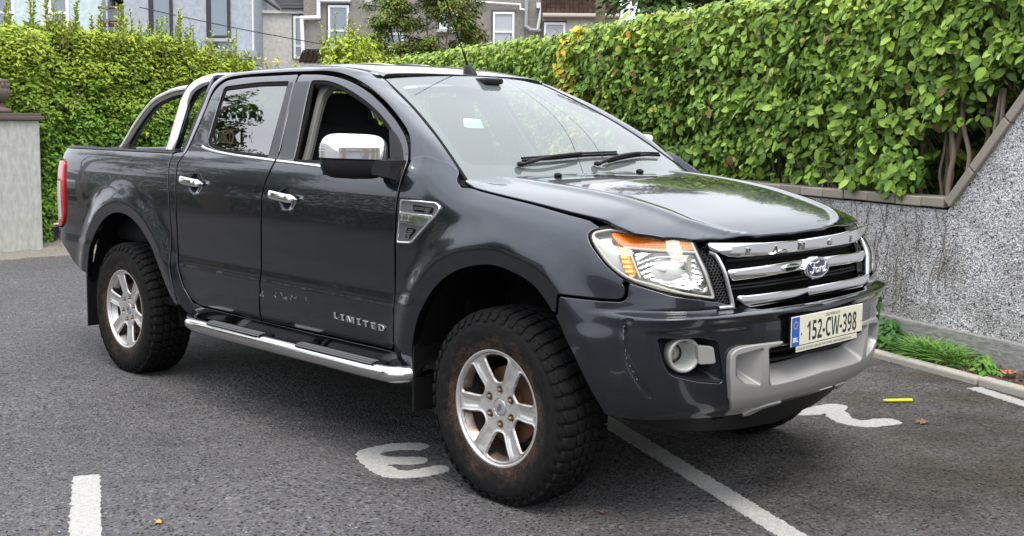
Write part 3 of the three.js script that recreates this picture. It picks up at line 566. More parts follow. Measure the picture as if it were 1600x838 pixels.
// ---------- trees ----------
function tree(name, label, pos, trunkH, trunkR, blobs, leaf, n, colour, seed, limbs = 9) {
  const t = thing(name, label, 'tree', pos), r = rng(seed), st = [], mats = [], cols = [];
  const tr = []; for (let i = 0; i <= 6; i++) tr.push([.05 * Math.sin(i * 1.7), trunkH * i / 6, .05 * Math.cos(i * 2.1)]);
  const rows = tr.map((p, i) => { const row = []; for (let k = 0; k <= 10; k++) { const a = k / 10 * 6.2832, R = trunkR * (1.25 - .7 * i / 6); row.push([p[0] + Math.cos(a) * R, p[1], p[2] + Math.sin(a) * R]); } return row; });
  part(t, 'trunk', loft(rows), barkMat);
  const tot = blobs.reduce((s, b) => s + b[3] ** 2, 0);
  for (const [bx, by, bz, br, sq = 1] of blobs) {
    const s0 = tr[3 + Math.floor(r() * 3)]; st.push(tube([s0, [lerp(s0[0], bx, .5), lerp(s0[1], by, .35), lerp(s0[2], bz, .5)], [bx, by, bz]], trunkR * .28, 10, 6));
    const sprays = Math.max(8, Math.round(br * br * limbs * 4)), each = Math.round(n * br * br / tot / sprays);
    for (let k = 0; k < sprays; k++) {
      const d = new THREE.Vector3(r() - .5, r() - .42, r() - .5).normalize(), R = br * (.45 + .6 * r()), tip = new THREE.Vector3(bx + d.x * R, by + d.y * R * sq, bz + d.z * R);
      st.push(tube([[bx, by, bz], [bx + d.x * R * .5, by + d.y * R * .55 * sq + .06, bz + d.z * R * .5], tip.toArray()], .006 + trunkR * .04, 5, 4));
      for (let q = 0; q < each; q++) { const o = new THREE.Vector3(r() - .5, (r() - .5) * .55, r() - .5).multiplyScalar(br * .55), P = tip.clone().addScaledVector(d, -R * .5 * r() * r()).add(o); mats.push(leafMatrix(r, P, new THREE.Vector3(d.x * .3, .8, d.z * .3), new THREE.Vector3(d.x, -.35, d.z), leaf * (.6 + .7 * r()), .45)); cols.push(colour(r, clamp((P.y - by) / br * .5 + .5, 0, 1))); }
    }
  }
  part(t, 'limb', merge(st), barkMat); foliage(t, 'crown', leafGeo(1, .5, .25, .25, 2), mats, cols); return t;
}
const bronze = (r, t) => r() < .62 ? C3([.09, .17, .035], [.20, .29, .05], r()) : r() < .3 ? C3([.30, .21, .05], [.33, .18, .05], r()) : C3([.26, .28, .05], [.14, .21, .04], r());
tree('maple_tree', 'bronze and green leaved small tree in front of the grey terrace', [-11.0, 0, -9.3], 2.6, .05, [[-.35, 3.35, .45, .55, .8], [.35, 3.5, -.25, .6, .9], [.05, 4.2, .1, .62], [-.6, 4.15, .6, .5], [.62, 4.3, -.55, .45], [-.1, 2.75, .15, .5, .7], [.25, 3.0, -.7, .4, .8], [-.62, 2.85, .75, .36, .7], [.05, 2.5, .0, .55, .6], [-.35, 2.55, .4, .45, .6], [.3, 2.6, -.4, .45, .6]], .07, 34000, bronze, 901, 22);
const dark = (r, t) => C3([.03, .075, .015], [.10, .17, .035], Math.pow(r(), 1.3) * .8 + t * .2);
tree('garden_tree', 'dark leaved garden tree with long leaves above the middle of the right hedge', [-6.6, 0, -9.0], 2.4, .12, [[.55, 3.3, -.6, .7, .7], [1.4, 3.5, -1.2, .8, .7], [2.1, 3.9, -1.8, .9], [1.0, 4.6, -.9, .9], [2.9, 3.7, -2.4, .8]], .15, 7000, dark, 902, 8);
// trees and bushes across the car park, out of the frame, that the paint and glass mirror
const mid = (r, t) => C3([.03, .075, .016], [.10, .17, .035], r() * .7 + t * .3);
tree('street_tree', 'dark green tree across the car park, mirrored in the rear door window', [-13.5, 0, 8.3], 3, .2, [[0, 4.0, 0, 1.6], [-1.3, 3.4, .6, 1.3], [1.2, 3.2, -.5, 1.4], [.3, 5.0, .2, 1.1], [0, 2.6, 1.2, 1.1]], .16, 9000, mid, 905, 4);
tree('street_tree', 'second dark green tree across the car park, beside the brown house', [-7.5, 0, 10.5], 3, .2, [[0, 4.0, 0, 1.7], [-1.6, 3.4, .6, 1.3], [1.4, 3.4, -.5, 1.5], [.3, 4.9, .2, 1.2]], .18, 7000, mid, 906, 4);
tree('street_tree', 'open crowned tree left of the gate pier, mirrored in the rear door window', [-11.4, 0, 4.5], 4, .12, [[0, 5.3, 0, 1.1], [-.6, 4.6, .8, 1.0], [.5, 4.3, -.8, 1.0], [.2, 6.3, .1, .8], [.1, 7.0, -.4, .5], [0, 3.4, .6, .9]], .13, 5200, mid, 908, 5);
{
  const h = thing('hedge', 'dark clipped hedge along the opposite side of the car park', 'hedge', [0, 0, 9.2]), r = rng(950), mats = [], cols = [];
  for (let i = 0; i < 32000; i++) { const x = lerp(-26, -1.5, r()), k = r(), y = k < .8 ? r() * 3 : 3 + .1 * noise2(x * 2, 1), z = (k < .8 ? 0 : r() * .9) + .12 * fbm2(x, y, 3); mats.push(leafMatrix(r, new THREE.Vector3(x, y, z), new THREE.Vector3(0, .5, -.8), new THREE.Vector3(0, 1, -.3), .11 * (.7 + .6 * r()), .5)); cols.push(mid(r, y / 3)); }
  for (let i = 0; i < 9000; i++) { const x = lerp(-26, -1.5, r()); mats.push(leafMatrix(r, new THREE.Vector3(x, r() * 2.95, .5 + .3 * r()), new THREE.Vector3(0, .2, -1), new THREE.Vector3(0, 1, 0), .17, .4)); cols.push(mid(r, .3)); }
  foliage(h, 'foliage', privet, mats, cols);
  const st = []; for (let x = -25.5; x < -2; x += .8) st.push(tube([[x, 0, .4], [x + .1, .8, .4], [x, 1.7, .35]], .025, 6, 6)); part(h, 'stem', merge(st), barkMat);
}
// ---------- houses behind ----------
// local axes of the row: x to the right along the facades, y up, z towards the car park
const ROW = { at: [-29.8, 0, -29.6], turn: .8011 };
const rowAt = (x, z = 0) => [ROW.at[0] + x * Math.cos(ROW.turn) + z * Math.sin(ROW.turn), 0, ROW.at[2] - x * Math.sin(ROW.turn) + z * Math.cos(ROW.turn)];
function wallTex(base, rough, specks, streak, seed) {
  return dataTex(512, 512, (i, j) => {
    let v = 1 + .20 * fbm2(i / 70 + seed, j / 70, 6) + .10 * fbm2(i / 12 + seed, j / 30, 4) + rough * noise2(i / 1.6, j / 1.6 + seed) + rough * .6 * noise2(i / 4, j / 4);
    if (streak) v -= streak * sstep(.1, .7, fbm2(i / 9 + seed, j / 90, 4));
    const s = specks && noise2(i / 8 + seed * 3, j / 7) > specks && noise2(i / 40, j / 40 + seed) > -.1; if (s) return S3(.62, .61, .58);
    return S3(base[0] * v, base[1] * v, base[2] * v);
  }, true);
}
const frameWhite = std([.80, .81, .80], .45), frameDark = std([.03, .032, .036], .5), paneMat = phys([.11, .15, .20], .06, { specularIntensity: 1, ior: 2.4 });
const curtain = std([.44, .47, .50], .8), slateMat = std([.10, .105, .12], .75);
const wallMats = {};
function rowHouse(name, label, x0, x1, z, h, depth, tex, rep = 3) {
  const g = thing(name, label, 'house', rowAt((x0 + x1) / 2, z), ROW.turn); g.userData.cx = (x0 + x1) / 2;
  const b = box(x1 - x0, h, depth, 0, h / 2, -depth / 2), uv = b.attributes.uv, P = b.attributes.position; for (let i = 0; i < uv.count; i++) uv.setXY(i, (P.getX(i) + P.getZ(i)) / rep, P.getY(i) / rep);
  part(g, 'wall', b, std(0xffffff, .92, { map: tex, bumpMap: tex, bumpScale: .012 })); return g;
}
// a window with reveal frame, panes and sill; x is in row axes
function win(g, x0, x1, y0, y1, o = {}) {
  const { mat = frameWhite, f = .09, bar = [], sill = true, net = false, z = 0 } = o, cx = g.userData.cx, w = new THREE.Group(); w.name = 'window'; w.position.set((x0 + x1) / 2 - cx, (y0 + y1) / 2, z); g.add(w);
  const W = x1 - x0, H = y1 - y0, list = [box(W, f, .12, 0, H / 2 - f / 2, .03), box(W, f, .12, 0, -H / 2 + f / 2, .03), box(f, H - 2 * f, .12, -W / 2 + f / 2, 0, .03), box(f, H - 2 * f, .12, W / 2 - f / 2, 0, .03)];
  for (const b of bar) list.push(box(W - 2 * f, f * .8, .11, 0, -H / 2 + b * H, .03));
  part(w, 'frame', merge(list), mat);
  part(w, 'pane', box(W - f * 1.6, H - f * 1.6, .02, 0, 0, .015), paneMat);
  if (net) part(w, 'net_curtain', loft(Array.from({ length: 33 }, (_, i) => [0, 1].map(k => [(-.5 + i / 32) * (W - 2.2 * f), (k - .5) * (H - 2.2 * f), .034 + .008 * Math.sin(i * 2.1)]))), curtain);
  part(w, 'reveal', merge([box(W + .12, .06, .05, 0, H / 2 + .03, .02), box(.06, H, .05, -W / 2 - .03, 0, .02)]), frameDark);
  if (sill) part(w, 'sill', box(W + .25, .12, .22, 0, -H / 2 - .062, .08), std([.40, .41, .42], .9));
  return w;
}
const X = px => (px - 800) * .02686, Y = py => 1.42 + (193 - py) * .02686;
{
  const g = rowHouse('pale_house', 'pale blue white rendered house with white sash windows, top left', X(-160), X(165), 0, 8.6, 7, wallTex([.56, .66, .69], .02, 0, .05, 1));
  for (const [a, b] of [[-14, 30], [82, 114]]) { win(g, X(a), X(b), Y(57), Y(-4), { bar: [.52], f: .13, sill: false }); part(g, 'window_surround', box(.24, 1.9, .05, X(a) - .15 - g.userData.cx, Y(27), .026), std([.72, .69, .62], .8)); }
  const v = rowHouse('cream_lean_to', 'cream rendered recessed wing with dark eaves between the pale house and the grey house', X(165), X(222), -1.2, 6.35, 6, wallTex([.60, .59, .55], .03, 0, .1, 2));
  part(v, 'roof', extrude([[-1.0, 6.9], [.95, 6.05], [.95, 6.2], [-1.0, 7.1]], 6.3, 0).translate(0, .0, -6), slateMat);
  part(v, 'gutter', tube([[-1.0, 6.88, .34], [.9, 6.02, .34]], .06, 4, 8), frameDark);
}
{ // scaffold in front of the recess
  const s = thing('scaffold', 'steel scaffold pole with clamped rusty tubes beside the grey house', 'scaffold', rowAt(X(180), .6), ROW.turn), rust = std([.16, .085, .05], .8), steel = std([.55, .56, .57], .45, { metalness: .7 });
  part(s, 'pole', new THREE.CylinderGeometry(.055, .055, 9, 10).translate(0, 4.5, 0), steel);
  part(s, 'pole', new THREE.CylinderGeometry(.055, .055, 9, 10).translate(.95, 4.5, -.5), steel);
  for (const [py, l, z] of [[19, 1.3, .06], [39, 1.35, .06], [46, 1.35, -.08]]) part(s, 'tube', new THREE.CylinderGeometry(.05, .05, l, 8).rotateZ(Math.PI / 2).translate(l / 2 - .35, Y(py), z), rust);
  part(s, 'platform', box(1.3, .07, .5, .38, Y(43), -.3), std([.20, .12, .08], .9));
  for (const py of [19, 39]) part(s, 'clamp', box(.16, .16, .18, 0, Y(py), .02), std([.2, .2, .2], .6));
}
{
  const g = rowHouse('grey_house', 'light grey rendered house with two tall dark framed windows', X(213), X(410), 1.2, 8.6, 8, wallTex([.385, .425, .47], .09, 0, .10, 3), 2.4);
  win(g, X(253), X(287), Y(72), Y(-14), { mat: frameDark, f: .12, sill: false, z: .0 }); win(g, X(340), X(374), Y(66), Y(-2), { mat: frameDark, f: .12, z: 0 });
  part(g, 'ledge', merge([box(1.0, .26, .3, X(398) - g.userData.cx, Y(89), .16)]), std([.30, .31, .34], .85));
  part(g, 'cable_conduit', tube([[X(408) - g.userData.cx, 0, .05], [X(408) - g.userData.cx, 8.5, .05]], .035, 2, 6), frameWhite);
  part(g, 'porch_roof', extrude([[-.9, 0], [.55, -.42], [.55, -.52], [-.9, -.12]], .8, 0).translate(X(385) - g.userData.cx, Y(80), .05), std([.34, .35, .37], .8));
  part(g, 'satellite_dish', lathe([[0, 0], [.1, .01], [.17, .05]], 20).rotateX(1.2).translate(X(352) - g.userData.cx, Y(80), .2), frameDark);
}
{
  const t = wallTex([.56, .55, .51], .05, 0, .28, 4);
  const g = rowHouse('weathered_wing', 'stained white rendered wing with slate roof between the grey house and the terrace', X(410), X(480), -.4, Y(19), 7, t, 2);
  part(g, 'roof', extrude([[-1.2, 1.3], [-.05, -.02], [.95, -.02], [.95, 1.5], [-1.2, 1.5]], .3, 0).translate(0, Y(19), -.25), slateMat);
  const rows = []; for (let i = 0; i < 9; i++) rows.push(box(1.15, .035, .26, .42, Y(19) + .04 + i * .13, .04 - i * .05).rotateX(.0)); part(g, 'roof_slate', merge(rows), std([.2, .19, .2], .8), undefined);
  part(g, 'fascia', box(1.9, .12, .1, 0, Y(20), .08), std([.55, .55, .52], .8));
  part(g, 'gutter', tube([[-.95, Y(-2), .1], [-.2, Y(17), .1]], .06, 3, 8), frameDark);
  win(g, X(458), X(481), Y(92), Y(26), { bar: [.3], f: .1, sill: false });
}
{
  const t = wallTex([.235, .218, .195], .16, .74, .06, 5);
  const g = rowHouse('terrace_house', 'dark grey pebble dashed terrace house with white windows and white soil pipes', X(479), X(846), .4, 8.8, 9, t, 3.2), cx = g.userData.cx;
  win(g, X(517), X(549), Y(74), Y(12), { bar: [.38] }); win(g, X(601), X(633), Y(77), Y(14), { bar: [.36] }); win(g, X(688), X(717), Y(47), Y(20), {}); win(g, X(770), X(803), Y(76), Y(20), { bar: [.46], net: true });
  const pipe = (pts, r, m) => { const q = pts.map(([a, b]) => new THREE.Vector3(X(a) - cx, Y(b), .14)), c = new THREE.CurvePath(); for (let i = 1; i < q.length; i++) c.add(new THREE.LineCurve3(q[i - 1], q[i])); return merge(c.curves.map(l => new THREE.TubeGeometry(l, 1, r, 10)).concat(q.map(p => new THREE.SphereGeometry(r * 1.12, 10, 8).translate(p.x, p.y, p.z)))); };
  part(g, 'soil_pipe', pipe([[549, -12], [549, 5], [503, 5], [503, 31], [477, 32], [479, 94]], .085, 0), frameWhite);
  part(g, 'waste_pipe', pipe([[694, 2], [812, 9], [812, 16], [821, 17]], .04, 0), frameWhite);
  part(g, 'downpipe', pipe([[821, 3], [821, 42], [828, 47], [842, 48]], .075, 0), std([.36, .37, .42], .5));
  part(g, 'gutter_end', box(.5, .22, .2, X(846) - cx, Y(10), .1), frameWhite);
  part(g, 'fascia', tube([[X(845) - cx, Y(10), .15], [X(839) - cx, Y(46), .15]], .07, 2, 6), frameWhite);
  part(g, 'vent_plate', box(.3, .34, .04, X(579) - cx, Y(4), .03), std([.5, .49, .47], .8));
  part(g, 'string_course', merge([box(2.1, .1, .1, X(521) - cx, Y(77), .05), box(2.1, .12, .16, X(521) - cx, Y(85), .08)]), std([.24, .235, .23], .9));
  const rows = []; for (let i = 0; i < 5; i++) for (let k = 0; k < 12; k++) rows.push(new THREE.CylinderGeometry(.1, .1, .3, 8, 1, true, 0, Math.PI).rotateY(Math.PI / 2).rotateX(Math.PI / 2 - .5).translate(X(482 + k * 7.2) - cx, Y(101 - i * 3.6), 1.0 - i * .2));
  const q = part(g, 'extension_tile', merge(rows), std([.15, .115, .10], .85)); q.userData.kind = 'stuff';
  part(g, 'extension', box(2.4, Y(103), 1.1, X(522) - cx, Y(103) / 2, .56), std([.3, .29, .27], .9));
}
{
  const g = rowHouse('tiled_house', 'low cream house with brown pantile roof at the right end of the terrace', X(846), X(960), 1.2, Y(27), 7, wallTex([.50, .48, .42], .05, 0, .1, 6)), cx = g.userData.cx;
  win(g, X(844) + .1, X(880), Y(66), Y(38), { net: true, sill: false });
  part(g, 'eaves', merge([box(3.1, .14, .3, 0, Y(27), .12), box(3.1, .1, .2, 0, Y(31), .06)]), std([.56, .53, .46], .8));
  const mats = [.2, .17, .23].map((v, i) => std([v * 1.05, v * .68, v * .55], .8)), M = [[], [], []], r = rng(61);
  for (let i = 0; i < 9; i++) for (let k = 0; k < 17; k++) M[Math.floor(r() * 3)].push(new THREE.CylinderGeometry(.105, .11, .34, 8, 1, true, 0, Math.PI).rotateY(Math.PI / 2).rotateX(.62).translate(-1.5 + k * .187, Y(25) + i * .165, .22 - i * .21));
  M.forEach((l, i) => { const p = part(g, 'roof_tile', merge(l), mats[i]); p.userData.kind = 'stuff'; });
  part(g, 'roof', box(3.1, .06, 3.2, 0, 0, 0).rotateX(.66).translate(0, Y(25) + .8, -.92), std([.13, .09, .075], .9));
}
{ // telegraph pole and cables
  const wood = std([.17, .14, .095], .92), p = thing('telegraph_pole', 'weathered wooden telegraph pole rising behind the right hedge', 'pole', [-8.6, 0, -11.2]);
  part(p, 'pole', new THREE.CylinderGeometry(.07, .095, 8.2, 14).translate(0, 4.1, 0), wood); part(p, 'crossarm', box(1.2, .09, .09, 0, 7.6, 0), wood);
  const cable = std([.02, .02, .02], .7), sag = (a, b, s, r) => { const q = []; for (let i = 0; i <= 14; i++) { const t = i / 14; q.push([lerp(a[0], b[0], t), lerp(a[1], b[1], t) - s * 4 * t * (1 - t), lerp(a[2], b[2], t)]); } return tube(q, r, 40, 5); };
  lone('overhead_cable', sag([-33.4, 5.44, -14.9], [-30.6, 4.35, -20.6], .05, .018), cable, 'thin dark cable crossing the front of the grey rendered house', 'cable');
  lone('overhead_cable', sag([-8.6, 7.5, -11.2], [7, 6.2, -2.5], .35, .012), cable, 'overhead cable from the telegraph pole, mirrored in the windscreen', 'cable');
  lone('overhead_cable', sag([-8.6, 7.7, -10.9], [7, 6.6, -1.6], .35, .012), cable, 'second overhead cable, slightly higher, mirrored in the windscreen', 'cable');
  lone('overhead_cable', sag([-24, 7.5, 2], [12, 7, 16], .5, .012), cable, 'cable above the car park entrance, mirrored in the rear door window', 'cable');
}
// ---------- gate pier at the left with its urn, and the board fence behind ----------
{
  const tex = dataTex(512, 512, (i, j) => { const st = sstep(.15, .7, fbm2(i / 40, j / 170 + 3, 4)), v = .43 + .10 * fbm2(i / 46, j / 60, 6) + .03 * noise2(i / 2, j / 2) - .06 * st - (noise2(i / 5, j / 7) > .8 ? .1 : 0), m = sstep(.1, .6, fbm2(i / 30 + 5, j / 40, 4)) * sstep(260, 60, j); return S3(v * (1 - .06 * m), v, v * (.95 - .22 * m)); }, true);
  const g = thing('gate_pier', 'stained concrete gate pier with a red brown coping at the left edge', 'pier', [-8.36, 0, -.83]);
  const sh = rbox(.42, 1.49, .83, 0, .745, 0, .014); part(g, 'shaft', sh, std(0xffffff, .92, { map: tex, bumpMap: tex, bumpScale: .008 }));
  part(g, 'pilaster', rbox(.03, 1.49, .3, .224, .745, .27, .006), std(0xffffff, .92, { map: tex }));
  const cap = std([.12, .078, .062], .9, { map: concreteMap, bumpMap: concreteMap, bumpScale: .01 }); cap.color.setRGB(.33, .265, .235);
  part(g, 'coping', merge([rbox(.5, .05, .92, 0, 1.512, 0, .012), rbox(.46, .03, .87, 0, 1.55, 0, .01)]), cap);
  const urn = thing('urn', 'round weathered terracotta urn standing on the gate pier', 'urn', [-8.34, 1.566, -.80]), tc = std([.40, .30, .26], .9, { map: concreteMap, bumpMap: concreteMap, bumpScale: .008 });
  part(urn, 'foot', lathe([[0, 0], [.19, 0], [.2, .02], [.19, .045], [.15, .06], [.115, .085], [.1, .11]], 40), tc);
  part(urn, 'bowl', lathe([[.1, .11], [.14, .125], [.175, .16], [.193, .21], [.195, .25], [.18, .30], [.165, .325], [.175, .335], [.175, .36], [.15, .372], [.14, .36], [.0, .34]], 48), tc);
  const pet = []; for (let k = 0; k < 18; k++) { const a = k / 18 * 6.283; pet.push(new THREE.SphereGeometry(.03, 8, 6).scale(.5, 1.1, .85).translate(.184, .30, 0).rotateY(a)); } part(urn, 'relief', merge(pet), tc);
  const f = thing('board_fence', 'dark vertical board fence behind the left end of the privet hedge', 'fence', [-12.3, 0, -2.55], .06), fm = std([.035, .037, .045], .85);
  for (let k = 0; k < 16; k++) part(f, 'board', rbox(.02, 2.62 + .02 * (k % 3), .135, 0, 1.31, -.6 + k * .148, .004), fm); for (const y of [.5, 2.4]) part(f, 'rail', box(.05, .09, 2.6, -.04, y, .5), fm);
}
{ // rough verge below pier and hedge
  const rows = []; for (let z = .6; z > -7; z -= .06) { const row = []; for (let k = 0; k <= 14; k++) { const t = k / 14, x = lerp(-8.62, -7.45 + .12 * noise2(z * 1.5, 3), t); row.push([x, (1 - t) * .05 + .05 * Math.pow(Math.max(0, fbm2(x * 4, z * 4, 4) + .3), 1.2) * (1 - t * t) - .012 * t, z]); } rows.push(row); }
  const g = loft(rows), uv = g.attributes.uv; for (let i = 0; i < uv.count; i++) uv.setXY(i, uv.getX(i) * 9, uv.getY(i) * 1.4);
  const vm = dataTex(256, 256, (i, j) => { const v = .19 + .1 * fbm2(i / 14, j / 14, 4) + .03 * noise2(i / 2, j / 2); return S3(v * 1.06, v * .97, v * .82); }, true);
  ground('verge', g, std(0xffffff, .97, { map: vm, bumpMap: vm, bumpScale: .01 }));
  lone('edging_stone', rbox(.09, .09, .42, -8.15, .055, -1.66, .02), concrete, 'short pale edging stone beside the gate pier', 'edging stone');
}
// ---------- across the car park, out of the frame: what chrome and paint mirror ----------
{
  const tex = wallTex([.30, .25, .20], .08, 0, .1, 8), g = thing('brown_house', 'brown rendered house across the car park, mirrored in the chrome mirror cap', 'house', [20, 0, 7], -Math.PI / 2); g.userData.cx = 0;
  const b = box(22, 5.4, 8, 0, 2.7, -4), uv = b.attributes.uv, P = b.attributes.position; for (let i = 0; i < uv.count; i++) uv.setXY(i, P.getX(i) / 3, P.getY(i) / 3); part(g, 'wall', b, std(0xffffff, .92, { map: tex }));
  for (const x of [-8.5, -4, 1, 5.5, 9]) for (const y of [.9, 3.4]) { win(g, x - .8, x + .8, y, y + 1.3, { f: .08 }); part(g, 'net_curtain', box(1.2, .9, .02, x, y + .65, .06), curtain); }
  part(g, 'parapet', box(22.3, .25, 8.3, 0, 5.5, -4), std([.2, .2, .2], .9));
}
{ // white van parked across the car park: the bright shape mirrored in the bed side
  const v = thing('van', 'white panel van parked across the car park, mirrored in the bed side', 'van', [-17.5, 0, 6.2], .5), w = phys([.72, .73, .74], .3, { clearcoat: 1 }), dk = std([.02, .02, .022], .4);
  const prof = [[-2.5, .35], [2.1, .35], [2.45, .5], [2.5, .95], [2.2, 1.15], [1.5, 1.3], [.95, 2.0], [.7, 2.1], [-2.4, 2.15], [-2.5, 2.05]];
  part(v, 'body', extrude(rounded(prof, .12), 1.78, .05).translate(0, 0, -.89), w);
  for (const s of [1, -1]) part(v, 'window', extrude([[1.0, 1.9], [.45, 1.95], [.45, 1.32], [1.4, 1.32]], .01).translate(0, 0, s * .90 - .005), dk);
  part(v, 'windscreen', loft([[[1.52, 1.33, -.75], [1.52, 1.33, .75]], [[1.02, 1.97, -.68], [1.02, 1.97, .68]]]), dk);
  for (const [x, z] of [[1.6, .8], [-1.6, .8], [1.6, -.8], [-1.6, -.8]]) { const q = part(v, 'wheel', new THREE.CylinderGeometry(.33, .33, .2, 28).rotateX(Math.PI / 2).translate(x, .33, z), dk); part(q, 'hub_cap', new THREE.CylinderGeometry(.2, .2, .02, 24).rotateX(Math.PI / 2).translate(x, .33, z + Math.sign(z) * .105), std([.5, .5, .5], .4, { metalness: .6 })); }
  part(v, 'bumper', rbox(.1, .22, 1.8, 2.5, .45, 0, .04), dk);
}
// ---------- the pickup truck ----------
const truck = thing('pickup_truck', 'dark grey double cab pickup truck with chrome grille, side steps and stainless sports bar', 'pickup truck');
const dustMap = dataTex(512, 512, (i, j) => { const v = .86 + .10 * fbm2(i / 60, j / 60, 4) + .05 * noise2(i / 2.2, j / 2.2); return [v, v, v]; });
const paint = phys([.033, .038, .048], .20, { metalness: .85, clearcoat: 1, clearcoatRoughness: .025, map: null });
const paintRough = dataTex(512, 512, (i, j) => { const v = .42 + .16 * fbm2(i / 40, j / 40, 5); return [v, v, v]; });
const trim = phys([.0075, .0075, .008], .5, { specularIntensity: .55 }), rubber = phys([.005, .005, .0055], .7, { specularIntensity: .3 }), satin = phys([.018, .020, .024], .36), black = phys([.006, .006, .0065], .85, { specularIntensity: .2 });
const chrome = std([.86, .86, .85], .07, { metalness: 1 }), steelBar = std([.62, .61, .59], .12, { metalness: 1 }), silver = phys([.36, .355, .34], .38, { metalness: .35 });
const SF = S_FRONT;
const front = (s, y, l = 0) => { if (s <= SF) return bodyPoint(s, y, l); const p = bodyPoint(2 * SF - s, y, l); return [p[0], p[1], -p[2]]; };
const at = l => (s, y) => { const [px, pz, nx, nz] = planAt(s), o = bodyOff(s, y, px, nx) + l; return noseFlat(s, y, [px + nx * o, y, pz + nz * o]); };
const fat = l => (s, y) => front(s, y, l);
const both = half => half.concat(half.slice().reverse().filter(p => p[0] < SF - 1e-6).map(p => [2 * SF - p[0], ...p.slice(1)]));
const G = .0028;
const onBoth = (fn) => { fn(g => g, 1); fn(mirrorZ, -1); };
function node(parent, name, label) { const g = new THREE.Group(); g.name = name; if (label) g.userData.label = label; parent.add(g); return g; }
// outlines on the side surface (x along the flank, y up)
const FD = rounded([[-.157, 1.741, .02], [.083, 1.734, .12], [.289, 1.705, .1], [.485, 1.651, .1], [.655, 1.583, .1], [.827, 1.496, .06], [.928, 1.428, .05], [.985, 1.365, .05], [1.006, 1.29, .06], [.993, 1.12, .1], [.985, .8, .1], [.985, .57, .04], [.965, .515, .05], [.40, .508, .2], [-.104, .500, .012], [-.108, .53, .05], [-.075, .75, .1], [-.064, 1.0, .1], [-.060, 1.16, .05], [.003, 1.309, .06], [-.069, 1.528, .1]]);
const RD = rounded([[-.163, 1.741, .012], [-.69, 1.738, .1], [-.86, 1.722, .06], [-.925, 1.665, .05], [-.912, 1.46, .1], [-.918, 1.33, .05], [-.958, 1.262, .06], [-.928, 1.10, .1], [-.921, .9, .1], [-.918, .74, .08], [-.875, .62, .08], [-.80, .53, .05], [-.735, .505, .06], [-.112, .500, .01], [-.114, .53, .05], [-.081, .75, .1], [-.07, 1.0, .1], [-.066, 1.16, .05], [-.003, 1.309, .06], [-.075, 1.528, .1]]);
const FW = rounded([[-.007, 1.698, .02], [.125, 1.696, .1], [.27, 1.668, .1], [.453, 1.615, .1], [.617, 1.555, .1], [.787, 1.472, .1], [.93, 1.375, .04], [.955, 1.315, .03], [.144, 1.308, .01]]);
const RW = rounded([[-.832, 1.680, .03], [-.5, 1.699, .1], [-.212, 1.698, .01], [-.094, 1.322, .01], [-.427, 1.334, .1], [-.62, 1.349, .06], [-.745, 1.376, .05]]);
